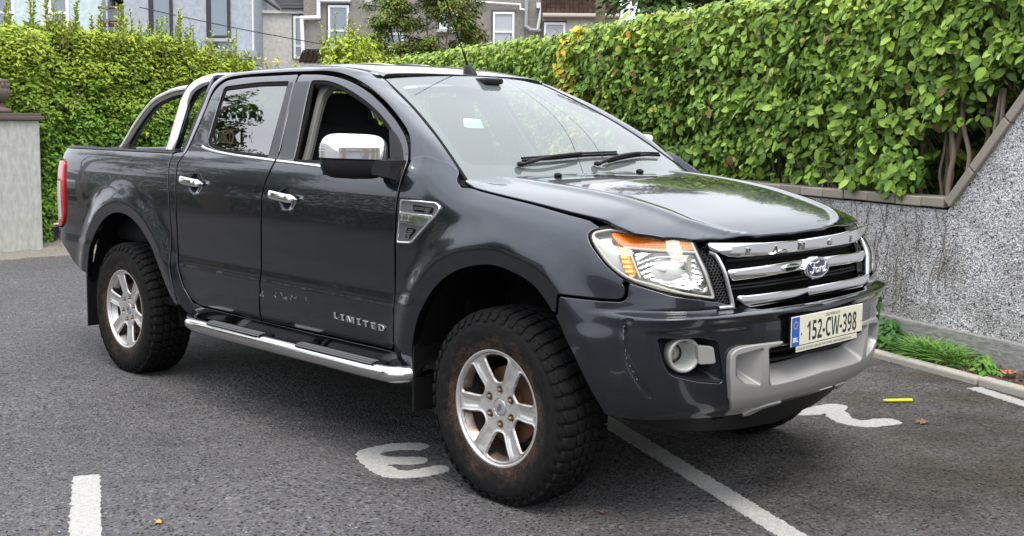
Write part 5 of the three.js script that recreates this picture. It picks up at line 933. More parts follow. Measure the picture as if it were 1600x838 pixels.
  part(bd, 'rim', face(extrude(ell(.090, .0435), .016, .006, [])), chrome);
  part(bd, 'ring', face(loft([0, .4, 1].map(t => ell(lerp(.082, .074, t), lerp(.0365, .0305, t)).map(p => [p[0], p[1], .0235 - .0006 * t])).map(r => r.concat([r[0]])))), std([.75, .75, .75], .25, { metalness: 1 }));
  part(bd, 'enamel', face(loft([0, .35, .7, 1].map(t => ell(.0755 * (1 - t) + 1e-4, .032 * (1 - t) + 1e-4).map(p => [p[0], p[1], .0232 + .004 * (1 - (1 - t) ** 2)])).map(r => r.concat([r[0]])))), phys([.006, .014, .05], .08, { clearcoat: 1 }));
  const script = [[[-.044, .010], [-.050, .016], [-.046, .021], [-.032, .020], [-.016, .019], [-.004, .022], [.0, .024]], [[-.026, .019], [-.029, .006], [-.033, -.010], [-.040, -.018], [-.048, -.014], [-.046, -.008]], [[-.038, .002], [-.028, .0035], [-.019, .004]], [[-.010, .003], [-.017, -.002], [-.018, -.011], [-.012, -.014], [-.005, -.009], [-.004, -.001], [-.010, .003]], [[-.004, .001], [.004, .0], [.010, .004], [.007, -.006], [.005, -.014]], [[.009, .0], [.014, .004], [.019, .003]], [[.034, .003], [.027, .003], [.022, -.005], [.023, -.013], [.029, -.013], [.035, -.004], [.040, .012], [.043, .020]], [[.037, .003], [.034, -.009], [.037, -.014], [.045, -.009]]];
  part(bd, 'script', face(merge(script.map(l => { const q = spline(l, 6), dome = p => .0274 - .6 * (p[0] ** 2) * .7 - 1.2 * p[1] ** 2; return tube(q.map(p => [p[0] * 1.22, p[1] * 1.12, dome(p)]), .0026, q.length * 2, 6); }))), std([.85, .85, .84], .25, { metalness: .6 }));
  // number plate
  const pl = node(truck, 'number_plate'); pl.position.set(2.537, .7285, 0); pl.rotation.y = Math.PI / 2;
  const tex = canvasTex(1040, 220, (c, w, h) => {
    c.fillStyle = '#d6d2bc'; c.fillRect(0, 0, w, h); c.fillStyle = '#1f56a8'; c.fillRect(0, 0, 106, h);
    c.fillStyle = '#f2d54a'; for (let i = 0; i < 12; i++) { c.beginPath(); c.arc(53 + 26 * Math.cos(i * .5236), 62 + 26 * Math.sin(i * .5236), 4, 0, 7); c.fill(); }
    c.fillStyle = '#eef0f0'; c.font = 'bold 50px sans-serif'; c.textAlign = 'center'; c.fillText('IRL', 53, 192);
    c.fillStyle = '#1a1b1d'; c.font = 'bold 31px sans-serif'; c.fillText('CEATHARLACH', 580, 36);
    c.save(); c.translate(580, 200); c.scale(.79, 1.22); c.font = 'bold 172px sans-serif'; c.fillText('152-CW-398', 0, 0); c.restore();
    c.beginPath(); c.arc(132, 138, 9, 0, 7); c.fill(); c.beginPath(); c.arc(1024, 138, 7, 0, 7); c.fill();
  });
  const strip = canvasTex(880, 44, (c, w, h) => { c.fillStyle = '#cfcbb8'; c.fillRect(0, 0, w, h); c.fillStyle = '#222'; c.font = 'bold 26px sans-serif'; c.fillText('DOOLEY MOTORS CARLOW  059 9131665  www.dooleymotors.ie', 12, 31, w - 24); });
  part(pl, 'holder', merge([rbox(.528, .124, .008, 0, .0, -.006, .006), rbox(.45, .03, .008, 0, -.068, -.006, .004)]), black);
  part(pl, 'plate', rbox(.52, .112, .003, 0, .003, -.0005, .0014), std([.78, .77, .7], .5));
  const face2 = (w, h, y, z, m) => { const q = new THREE.PlaneGeometry(w, h).translate(0, y, z); return part(pl, 'print', q, std(0xffffff, .38, { map: m, side: THREE.FrontSide })); };
  face2(.516, .108, .003, .0022, tex); part(pl, 'dealer_strip', rbox(.446, .022, .002, 0, -.0665, -.0006, .001), std([.7, .69, .62], .5)); face2(.44, .0195, -.0665, .0018, strip);
}
// ---------- headlamps ----------
onBoth((M) => {
  const h = node(truck, 'headlamp'), lining = std([.42, .42, .40], .3, { metalness: .5 });
  part(h, 'lens', M(panel(at(.004), inPoly(HEAD), bbox(HEAD), .009, { inset: .004, edge: .005, depth: .008 })), phys([.97, .985, .97], .025, { transmission: 1, thickness: 0, ior: 1.5 }));
  part(h, 'housing', M(panel(at(-.058), inPoly(HEAD), bbox(HEAD), .012, { inset: -.012, edge: 0, depth: 0 })), lining);
  part(h, 'side_wall', M(loft([HEAD.map(p => at(0)(...p)), HEAD.map(p => at(-.06)(...p))].map(r => r.concat([r[0]])))), lining);
  part(h, 'rim', M(ribbon(at(-.003), HEAD, .006, .004, { closed: true })), rubber);
  const inner = HEAD.map(([s, y]) => { const c = [2.33, .99], l = Math.hypot(s - c[0], y - c[1]); return [s + (c[0] - s) * .012 / l, y + (c[1] - y) * .012 / l]; });
  part(h, 'bright_edge', M(ribbon(at(-.010), inner, .010, .006, { closed: true })), std([.46, .44, .40], .35));
  // main reflector: a bowl cut in steps
  const R = rounded([[2.232, 1.036, .02], [2.36, 1.030, .1], [2.508, 1.024, .02], [2.545, .885, .02], [2.40, .905, .1], [2.268, .945, .03]]), bowl = (s, y) => { const a = (s - 2.39) / .15, b = (y - .965) / .075, q = Math.min(1, a * a + b * b), st = Math.abs(((y * 52 + (s - 2.39) * (s - 2.39) * 60 + 4) % 1) - .5); return at(-.020 - .048 * (1 - q) - .009 * st)(s, y); };
  part(h, 'reflector', M(panel(bowl, inPoly(R), bbox(R), .0045, { edge: .003, depth: .02 })), std([.58, .58, .57], .12, { metalness: 1 }));
  const bulb = at(-.058)(2.36, .972); part(h, 'bulb', M(new THREE.CapsuleGeometry(.010, .03, 4, 12).rotateZ(Math.PI / 2).translate(...bulb)), std([.8, .8, .78], .2));
  
  const side2 = rounded([[2.428, 1.024, .01], [2.508, 1.022, .02], [2.545, .886, .02], [2.47, .893, .05], [2.485, .96, .05]]); part(h, 'park_bowl', M(panel((s, y) => at(-.018 - .03 * Math.max(0, 1 - ((s - 2.50) / .05) ** 2 - ((y - .955) / .07) ** 2))(s, y), inPoly(side2), bbox(side2), .006, { edge: .003, depth: .01 })), std([.46, .44, .40], .35, { metalness: .2 }));
  // amber units
  const amber = phys([.85, .20, .02], .25, { clearcoat: .6 }), flute = dataTex(64, 64, (i, j) => { const v = .5 + .5 * Math.sin(i / 64 * 6.283 * 8) * Math.sin(j / 64 * 6.283 * 8); return [v, v, v]; });
  const AT = rounded([[2.118, 1.102, .006], [2.30, 1.089, .1], [2.508, 1.065, .005], [2.514, 1.036, .005], [2.35, 1.038, .1], [2.195, 1.049, .02], [2.160, 1.066, .02]]); part(h, 'amber_strip', M(panel((s, y) => at(-.010 + .003 * Math.abs(Math.sin(s * 260)) * Math.abs(Math.sin(y * 300)))(s, y), inPoly(AT), bbox(AT), .004, { edge: .003, depth: .012 })), amber);
  const AS = rounded([[2.168, 1.046, .006], [2.212, 1.043, .006], [2.252, .955, .008], [2.226, .944, .006], [2.198, .965, .02]]); part(h, 'amber_indicator', M(panel((s, y) => at(-.030 + .012 * (1 - ((s - 2.205 - (1.0 - y) * .35) / .03) ** 2) + .003 * Math.sin(y * 380))(s, y), inPoly(AS), bbox(AS), .005, { edge: .003, depth: .015 })), phys([.95, .42, .05], .2, { clearcoat: .8 }));
  part(h, 'divider', M(merge([ribbon(at(-.014), spline([[2.19, 1.048], [2.3, 1.041], [2.42, 1.034], [2.515, 1.028]], 5), .010, .006), ribbon(at(-.016), spline([[2.216, 1.044], [2.235, 1.0], [2.262, .945]], 5), .008, .007)])), std([.50, .49, .45], .3));
});
// ---------- mirrors, aerial, sports bar, side steps ----------
onBoth((M, side) => {
  const m = node(truck, 'wing_mirror'), sp = (v, e) => Math.sign(v) * Math.pow(Math.abs(v), e), T = new THREE.Matrix4().makeBasis(new THREE.Vector3(-.555, .03, .831), new THREE.Vector3(.0, 1, -.035), new THREE.Vector3(.831, 0, .555)).setPosition(.800, 1.350, .978);
  // local: x outwards, y up, z forwards; front half of a soft box
  const shell = (k) => (u, v) => { const a = u, b = v, ex = .52, x = .146 * sp(Math.sin(a), ex) * Math.pow(Math.max(Math.cos(b), 1e-4), .42), y = .098 * sp(Math.sin(b), .62), z = .078 * Math.pow(Math.max(Math.cos(a), 1e-4), .75) * Math.pow(Math.max(Math.cos(b), 1e-4), .55); const p = new THREE.Vector3((x) * k, y * k, (z + .0) * k).applyMatrix4(T); return [p.x, p.y, p.z]; };
  const strip = (k, u0, u1, v0, v1, nu = 40, nv = 20) => loft(Array.from({ length: nv + 1 }, (_, j) => Array.from({ length: nu + 1 }, (_, i) => shell(k)(lerp(u0, u1, i / nu), lerp(v0, v1, j / nv)))));
  const H = Math.PI / 2;
  part(m, 'chrome_cap', M(strip(1.0, -H, H, -.03, H)), chrome);
  part(m, 'lower_shell', M(strip(.985, -H, H, -H, -.01)), trim); part(m, 'seam', M(tube(Array.from({ length: 30 }, (_, i) => shell(.998)(lerp(-H, H, i / 29), -.032)), .003, 60, 6)), black);
  part(m, 'indicator_lens', M(loft(Array.from({ length: 11 }, (_, j) => Array.from({ length: 25 }, (_, i) => { const u = lerp(.18, H - .01, i / 24); return shell(1.012)(u, lerp(-.02, .06 + .30 * sstep(.15, .85, u), j / 10)); })))), phys([.34, .35, .36], .14, { clearcoat: 1, metalness: .2 }));
  part(m, 'indicator_rib', M(merge([.08, .16].map(v => tube(Array.from({ length: 12 }, (_, i) => shell(1.014)(lerp(.8, H - .1, i / 11), v)), .0014, 14, 5)))), std([.6, .6, .58], .3));
  part(m, 'glass', M(new THREE.PlaneGeometry(.26, .17).translate(0, 0, -.002).applyMatrix4(T)), std([.8, .82, .85], .03, { metalness: 1 }));
  part(m, 'back_rim', M(new THREE.TorusGeometry(1, .05, 8, 48).scale(.142, .094, .12).applyMatrix4(T)), trim);
  const arm = [[[.985, 1.245, .872], [.985, 1.335, .838], [.84, 1.345, .838], [.84, 1.26, .868]], [[.965, 1.262, .915], [.965, 1.334, .905], [.85, 1.338, .905], [.85, 1.268, .915]], [[.90, 1.275, .96], [.90, 1.334, .955], [.82, 1.335, .955], [.82, 1.278, .96]]].map(r => r.concat([r[0]]));
  part(m, 'arm', M(toCreasedNormals(loft(arm), .6)), trim);
  const sail = rounded([[.772, 1.482, .01], [.86, 1.443, .05], [.935, 1.378, .03], [1.002, 1.285, .02], [.985, 1.235, .02], [.94, 1.235, .02], [.90, 1.30, .02]]);
  part(m, 'sail', M(shape(at(.006), sail, [], .008, { edge: .005, depth: .03 })), trim);
  // stainless side step with two rubber treads
  const s = node(truck, 'side_step'), path = [[-.86, .45, .78], [-.80, .43, .88], [-.70, .420, .945], [-.4, .418, .955], [0, .420, .955], [.5, .423, .955], [.95, .426, .955], [1.04, .428, .945], [1.085, .432, .90], [1.10, .445, .80]];
  part(s, 'tube', M(tube(path, .0375, 120, 18)), steelBar);
  for (const [a, b] of [[-.53, .055], [.29, .96]]) {
    const pad = (u, v) => [u, .418 + .008 * (u + .4) / 1.35 + (v > .955 ? Math.sqrt(Math.max(.0425 ** 2 - (v - .955) ** 2, 1e-6)) : .0425), v], o = rounded([[a, .915, .02], [a + .04, .987, .02], [b - .05, .988, .02], [b + .02, .945, .03], [b, .905, .03]]);
    part(s, 'tread_pad', M(panel(pad, inPoly(o), bbox(o), .008, { flip: true, edge: .005, depth: .02 })), rubber);
    part(s, 'tread_rib', M(merge([.944, .958, .970, .980].map(v => ribbon(pad, [[a + .05, v], [b - .03, v]], .008, .004, { flip: true })))), std([.10, .10, .105], .35));
    part(s, 'bracket', M(box(.05, .05, .30, a + .04, .43, .80)), black);
  }
  for (const x of [-.35, .33, .85]) part(s, 'bracket', M(merge([box(.06, .012, .24, x, .435, .82), box(.06, .08, .03, x, .46, .84)])), std([.3, .3, .3], .5));
});
{
  const b = node(truck, 'sports_bar'), leg = s => [[-1.27, 1.30, .75 * s], [-1.262, 1.36, .73 * s], [-1.262, 1.491, .685 * s], [-1.258, 1.620, .638 * s], [-1.222, 1.690, .60 * s], [-1.16, 1.728, .53 * s], [-1.15, 1.738, .42 * s]];
  part(b, 'hoop', tube([...leg(1), [-1.15, 1.742, 0], ...leg(-1).reverse()], .040, 140, 20), steelBar);
  onBoth(M => { part(b, 'strut', M(tube([[-1.90, 1.29, .752], [-1.86, 1.34, .735], [-1.765, 1.482, .688], [-1.63, 1.60, .650], [-1.50, 1.643, .632], [-1.40, 1.662, .624], [-1.27, 1.672, .618]], .033, 80, 18)), steelBar); part(b, 'foot', M(merge([rbox(.16, .02, .12, -1.27, 1.322, .76, .006), rbox(.16, .02, .12, -1.88, 1.322, .76, .006)])), trim); part(truck, 'rail_cap', M(loft(Array.from({ length: 40 }, (_, i) => { const x = lerp(-2.64, -1.055, i / 39); const z = at(0)(x, 1.31)[2]; return [[x, 1.318, z - .006], [x, 1.326, z - .014], [x, 1.327, z - .05], [x, 1.318, z - .10], [x, 1.28, z - .105]]; }))), trim); });
  const a = node(truck, 'aerial'); part(a, 'base', loft(Array.from({ length: 13 }, (_, i) => { const t = i / 12; return Array.from({ length: 17 }, (_, k) => { const q = k / 16 * 6.2832, e = Math.pow(1 - t, .55); return [.452 - .012 * t * t + Math.cos(q) * (.052 * e + .004) - (Math.cos(q) > 0 ? 0 : -.012 * e), 1.742 + .050 * t, Math.sin(q) * (.026 * e + .004)]; }); })), trim); part(a, 'mast', tube([[.445, 1.785, 0], [.36, 1.95, 0], [.27, 2.13, 0], [.17, 2.33, 0]], .0034, 20, 6), black); part(a, 'mast_coil', tube([[.446, 1.782, 0], [.41, 1.853, 0]], .0058, 6, 8), black);
}
// ---------- bed, tailgate, underbody ----------
{
  part(truck, 'tailgate', rbox(.06, .62, 1.46, -2.645, 1.0, 0, .02), paint);
  part(truck, 'load_bed', merge([box(1.6, .03, 1.5, -1.85, .78, 0), box(1.6, .5, .02, -1.85, 1.04, .76), box(1.6, .5, .02, -1.85, 1.04, -.76), box(.02, .5, 1.5, -1.09, 1.04, 0)]), trim);
  const rb = node(truck, 'rear_bumper'); part(rb, 'bar', tube([[-2.56, .705, .815], [-2.62, .70, .78], [-2.72, .69, .68], [-2.73, .68, 0], [-2.72, .69, -.68], [-2.62, .70, -.78], [-2.56, .705, -.815]], .042, 80, 14), std([.62, .62, .62], .3, { metalness: .5 })); part(rb, 'step', box(.14, .03, 1.2, -2.70, .735, 0), trim);
  part(truck, 'chassis', merge([box(4.9, .12, .09, -.1, .46, .42), box(4.9, .12, .09, -.1, .46, -.42), box(.12, .1, 1.3, -1.61, .37, 0), box(.12, .1, 1.3, 1.61, .35, 0), new THREE.SphereGeometry(.16, 20, 14).translate(-1.61, .37, .1), box(.5, .2, .5, 1.75, .42, 0), box(3.0, .04, 1.66, 0, .47, 0), box(1.1, .3, .5, -.2, .52, .4)]), black);
  part(truck, 'engine_bay', merge([box(1.15, .05, 1.1, 1.75, .85, 0), box(.02, .5, 1.35, 1.2, .9, 0), box(.03, .4, 1.1, 2.22, .82, 0)]), black);
  const ex = part(truck, 'cab_floor', merge([box(2.05, .04, 1.66, -.02, .56, 0), box(.03, .8, 1.6, 1.02, .9, 0)]), trim);
}
// ---------- inside the cab ----------
{
  const cloth = std([.016, .016, .017], .92), grey = std([.15, .15, .14], .85);
  const seat = (z, x) => { const s = node(truck, 'seat'); part(s, 'cushion', rbox(.52, .16, .52, x + .22, .80, z, .06, 4), cloth); part(s, 'backrest', rbox(.14, .66, .50, 0, 0, 0, .06, 4).rotateZ(.22).translate(x - .10, 1.16, z), cloth); part(s, 'headrest', rbox(.12, .22, .29, 0, 0, 0, .05, 4).rotateZ(.12).translate(x - .19, 1.535, z), cloth); return s; };
  seat(.38, .08); seat(-.38, .08);
  const rs = node(truck, 'rear_seat'); part(rs, 'cushion', rbox(.45, .16, 1.35, -.68, .80, 0, .06, 3), cloth); part(rs, 'backrest', rbox(.14, .6, 1.35, 0, 0, 0, .06, 3).rotateZ(.15).translate(-.93, 1.13, 0), cloth); for (const z of [-.4, .4]) part(rs, 'headrest', rbox(.1, .15, .24, -1.0, 1.45, z, .04, 3), cloth);
  const d = node(truck, 'dashboard'); part(d, 'top', loft(Array.from({ length: 21 }, (_, i) => { const z = lerp(-.72, .72, i / 20), b = .13 * (1 - (z / .75) ** 2); return [[1.18 + b, 1.215, z], [1.0, 1.235 + .03 * Math.exp(-(((z - .38) / .2) ** 2)), z], [.82, 1.215 + .05 * Math.exp(-(((z - .38) / .2) ** 2)), z], [.76, 1.14, z], [.80, .95, z]]; })), std([.028, .028, .03], .8));
  const sw = node(truck, 'steering_wheel'), tw = g => g.rotateZ(-.42).rotateY(0).translate(.60, 1.165, .38); part(sw, 'rim', tw(new THREE.TorusGeometry(.185, .016, 10, 48).rotateY(Math.PI / 2)), trim); part(sw, 'hub', tw(rbox(.05, .12, .16, .02, 0, 0, .03, 3)), trim); part(sw, 'spoke', tw(box(.02, .03, .34)), trim);
  const rm = node(truck, 'rear_view_mirror'); part(rm, 'shell', rbox(.03, .075, .25, .50, 1.655, 0, .02, 3), trim); part(rm, 'stem', tube([[.52, 1.66, 0], [.60, 1.70, 0]], .012, 4, 8), trim); part(rm, 'sensor_pod', rbox(.10, .03, .12, .60, 1.705, 0, .012), trim);
  const lining = std([.50, .49, .46], .9); part(truck, 'headliner', panel((x, z) => [x, roofY(x, z) - .045, z], inPoly([[.42, .5], [.46, 0], [.42, -.5], [-1.0, -.53], [-1.0, .53]]), [-1.1, -.6, .6, .6], .04, { flip: true, edge: 0, depth: 0 }), lining);
  onBoth(M => { part(truck, 'pillar_trim', M(merge([shape(at(-.062), [[.135, 1.26], [.168, 1.26], [.075, 1.55], [.06, 1.63], [.10, 1.69], [-.01, 1.70]], [], .02, { edge: .004, depth: .03 }), shape(at(-.055), [[.30, 1.69], [.45, 1.65], [.62, 1.585], [.79, 1.50], [.96, 1.38], [.985, 1.40], [.80, 1.52], [.63, 1.605], [.46, 1.675], [.30, 1.712]], [], .02, { edge: .004, depth: .02 })])), grey); part(truck, 'seat_belt', M(shape(at(-.085), [[.02, 1.62], [.06, 1.62], [.20, 1.22], [.16, 1.22]], [], .02, { edge: .001, depth: 0 })), std([.03, .03, .03], .8)); });
}
// ---------- wheels ----------
{
  const alloy = phys([.66, .65, .63], .34, { metalness: .7, clearcoat: .3 }), alloyDirt = alloy.clone(), rust = std([.13, .065, .035], .85, { metalness: .2 }), dark = std([.05, .042, .036], .8), nut = std([.24, .17, .12], .5, { metalness: .7 });
  const tyreMap = dataTex(512, 256, (i, j) => {                // u round the tyre, v from the bead over the tread to the inner bead; dried mud near the rim
    const v = j / 256, u = i / 512, a = Math.cos(u * 6.2832) * 2.2, b = Math.sin(u * 6.2832) * 2.2, n = fbm3(a, b, v * 6, 5), m = sstep(.0, .22, .27 - v + .16 * n) * sstep(.0, .02, v) * clamp(.55 + .9 * fbm3(a * 6, b * 6, v * 40, 3), 0, 1), d = .0095 + .006 * (fbm3(a * 3, b * 3, v * 20, 4));
    return S3(lerp(d, .105, m * .85), lerp(d, .064, m * .85), lerp(d * 1.02, .042, m * .85));
  }, true);
  const rubberMat = phys(0xffffff, .82, { map: tyreMap, specularIntensity: .35 }), tread = phys([.0085, .0085, .0088], .85, { specularIntensity: .3 }), R = .3786;
  const WIN = rounded([[-.018, .106, .013], [.018, .106, .013], [.054, .178, .05], [.064, .195, .014], [.033, .2065, .03], [0, .2095, .05], [-.033, .2065, .03], [-.064, .195, .014], [-.054, .178, .05]]);
  const wsdf = (x, y) => { let d = 9; const a0 = Math.atan2(y, x), r = Math.hypot(x, y); for (const k of [Math.round((a0 - Math.PI / 2) / (Math.PI / 3))]) { const a = -k * Math.PI / 3, c = Math.cos(a), s = Math.sin(a); d = Math.min(d, polyDist(WIN, x * c - y * s, x * s + y * c)); } return d; };
  const flat = (g, spin) => { g.rotateZ(spin); const p = g.attributes.position; for (let i = 0; i < p.count; i++) { const y = p.getY(i); if (y < -R + .003) { p.setY(i, -R + .003 + (y + R - .003) * .04); const x = p.getX(i); } } return g; };
  const rimParts = () => {
    const facing = (x, y) => { const r = Math.hypot(x, y), d = wsdf(x, y); let z = -.024 + .016 * sstep(.06, .2, r) + .004 * Math.exp(-(((d - .008) / .006) ** 2)) - .008 * sstep(.0, .012, .010 - d) - .005 * sstep(.018, .034, d) * sstep(.10, .13, r) * sstep(.215, .19, r); const a = Math.atan2(y, x), k = Math.round((a - Math.PI / 2) / (Math.PI / 3)) * Math.PI / 3 + Math.PI / 2, q = Math.hypot(x - .0695 * Math.cos(k), y - .0695 * Math.sin(k)); z -= .013 * sstep(.0165, .012, q); z -= .006 * sstep(.037, .035, r); return [x, y, z]; };
    const face = panel(facing, (x, y) => Math.max(Math.hypot(x, y) - .2225, -wsdf(x, y)), [-.24, -.24, .24, .24], .0042, { edge: .003, depth: .045 });
    { const p = face.attributes.position, c = []; for (let i = 0; i < p.count; i++) { const x = p.getX(i), y = p.getY(i), z = p.getZ(i), d = wsdf(x, y), r = Math.hypot(x, y), n = fbm2(x * 38, y * 38, 4), a = Math.atan2(y, x), k = Math.round((a - Math.PI / 2) / (Math.PI / 3)) * Math.PI / 3 + Math.PI / 2, q = Math.hypot(x - .0695 * Math.cos(k), y - .0695 * Math.sin(k)); const s = clamp(Math.max(sstep(.009, -.002, d + .010 * n) * .75, sstep(.024, .012, q + .006 * n) * .8, sstep(.208, .224, r + .012 * n) * .6, z < -.035 ? .9 : 0, sstep(.15, .6, n) * .22), 0, 1); c.push(lerp(1, .30, s), lerp(1, .17, s), lerp(1, .10, s)); } face.setAttribute('color', new THREE.Float32BufferAttribute(c, 3)); }
    const turnZ = g => g.rotateX(Math.PI / 2);
    return { face, lip: turnZ(lathe([[.218, -.016], [.2215, -.008], [.224, .001], [.228, .0035], [.2355, .003], [.2385, -.001], [.2375, -.012], [.225, -.02]], 96)), barrel: turnZ(lathe([[.221, -.012], [.212, -.035], [.205, -.07], [.205, -.21], [.23, -.235]], 72)), disc: turnZ(lathe([[.06, -.075], [.155, -.075], [.158, -.08], [.158, -.1], [.06, -.1]], 60)), hub: turnZ(lathe([[0, -.045], [.085, -.045], [.09, -.06], [.09, -.1]], 40)), cap: turnZ(lathe([[0, -.021], [.028, -.022], [.032, -.024], [.0335, -.031]], 40)),
      nuts: Array.from({ length: 6 }, (_, k) => { const a = Math.PI / 2 + k * Math.PI / 3, g = merge([new THREE.CylinderGeometry(.0105, .0115, .026, 6), new THREE.SphereGeometry(.0085, 10, 6).translate(0, .012, 0)]); return turnZ(g).translate(.0695 * Math.cos(a), .0695 * Math.sin(a), -.033); }) };
  };
  const profile = spline([[.2225, -.012], [.226, -.002], [.240, .006], [.262, .013], [.292, .0195], [.318, .0205], [.342, .015], [.360, .004], [.372, -.010], [.3795, -.026], [.3835, -.05], [.3855, -.115], [.3835, -.18], [.3795, -.204], [.372, -.22], [.342, -.245], [.30, -.25], [.2225, -.22]], 4);
  const carcass = () => { const g = lathe(profile, 128).rotateX(Math.PI / 2); return g; };
  const block = (poly, a0, top, r0 = .377) => {                // polygon in (axial z, arc length), standing on the tread
    const pos = [], idx = [], n = poly.length, c = poly.reduce((s, p) => [s[0] + p[0] / n, s[1] + p[1] / n], [0, 0]), put = (p, r) => { const a = a0 + p[1] / .39, drop = Math.max(0, Math.abs(p[0] + .115) - .085) * .32; pos.push(Math.cos(a) * (r - drop), Math.sin(a) * (r - drop), p[0]); };
    for (const p of poly) put(p, r0); for (const p of poly) put([lerp(p[0], c[0], .04), lerp(p[1], c[1], .05)], top - .0015); for (const p of poly) put([lerp(p[0], c[0], .12), lerp(p[1], c[1], .15)], top);
    for (let k = 0; k < 2; k++) for (let i = 0; i < n; i++) { const a = k * n + i, b = k * n + (i + 1) % n; idx.push(a, b, a + n, b, b + n, a + n); }
    put(c, top); for (let i = 0; i < n; i++) idx.push(2 * n + i, 2 * n + (i + 1) % n, 3 * n);
    return buf(pos, idx).toNonIndexed();
  };
  const blocks = (spin) => {
    const out = [], N = 46, r = rng(3), p = 2 * Math.PI * .39 / N; let k = 0;
    for (let i = 0; i < N; i++) {
      const a = i / N * 6.28319;
      const sh = i % 2 ? .012 : .003;
      out.push(block([[.004 - sh * .3, .007], [.004 - sh * .3, p - .004], [-.045, p - .006], [-.052, p * .55], [-.048, .006]], a, .3945)); out.push(block([[-.234, .004], [-.234, p - .007], [-.182, p - .005], [-.178, p * .45], [-.185, .005]], a + .03, .3945));
      out.push(block([[-.057, .004], [-.053, p * .5], [-.058, p - .006], [-.088, p - .001], [-.094, p * .6], [-.087, .010]], a + .02, .3955)); out.push(block([[-.136, .010], [-.142, p * .5], [-.134, p - .002], [-.168, p - .008], [-.173, p * .4], [-.166, .003]], a + .055, .3955));
      out.push(block([[-.097, .006], [-.101, p * .55], [-.095, p - .008], [-.127, p - .004], [-.134, p * .5], [-.128, .010]], a + .04, .396));
    }
    return out.map(g => flat(g, spin));
  };
  const lugs = (spin) => { const l = []; for (let i = 0; i < 46; i++) { const a = i / 46 * 6.28319, w = .032, q = i % 2 ? .352 : .346, pos = [], m = [[q, .0145], [.362, .0085], [.374, -.003], [.384, -.012]]; for (const [r, z] of m) for (const s of [0, 1]) for (const h of [0, .0035]) { const t = a + (s - .5) * w / r * .82 + .045; pos.push(Math.cos(t) * (r + h * .5), Math.sin(t) * (r + h * .5), z + h); } const idx = []; for (let k = 0; k < 3; k++) { const b = k * 4; idx.push(b + 1, b + 5, b + 3, b + 3, b + 5, b + 7, b, b + 4, b + 1, b + 1, b + 4, b + 5, b + 2, b + 3, b + 6, b + 3, b + 7, b + 6); } idx.push(0, 1, 2, 1, 3, 2); l.push(buf(pos, idx).toNonIndexed()); } return flat(merge(l), spin); };
  alloyDirt.vertexColors = true;
  const rp = rimParts(), wheel = (x, z, spin, single) => {
    const w = node(truck, 'wheel'); w.position.set(x, R, z); if (z < 0) w.rotation.y = Math.PI;
    part(w, 'tyre', flat(carcass(), 0), rubberMat);
    const B = blocks(spin); if (single) B.forEach(g => part(w, 'tread_block', g, tread)); else { const t = part(w, 'tread_block', merge(B), tread); t.userData.kind = 'stuff'; }
    part(w, 'side_lug', lugs(spin), tread);
    const rim = new THREE.Group(); rim.name = 'rim'; const rot = g => g.clone().rotateZ(spin);
    part(w, 'rim', rot(rp.face), x > 0 ? alloyDirt : alloy); part(w, 'rim_lip', rot(rp.lip), alloy); part(w, 'barrel', rot(rp.barrel), dark); part(w, 'brake_disc', rot(rp.disc), rust); part(w, 'hub', rot(rp.hub), rust); part(w, 'centre_cap', rot(rp.cap), std([.42, .42, .42], .4, { metalness: .5 }));
    for (const n of rp.nuts) part(w, 'wheel_nut', rot(n), nut);
    part(w, 'cap_emblem', rot(loft([0, .5, 1].map(t => Array.from({ length: 25 }, (_, k) => [.017 * (1 - t) * Math.cos(k / 24 * 6.283), .0085 * (1 - t) * Math.sin(k / 24 * 6.283), -.0195]))).rotateZ(1.0)), std([.12, .12, .13], .4));
    part(w, 'valve', rot(new THREE.CylinderGeometry(.004, .005, .04, 8).rotateX(1.1).translate(.19, .02, -.025)), rubber);
  };
  wheel(1.61, .8909, 0.03, true); wheel(-1.61, .8909, -.27, false); wheel(1.61, -.8909, .4, false); wheel(-1.61, -.8909, .9, false);
}
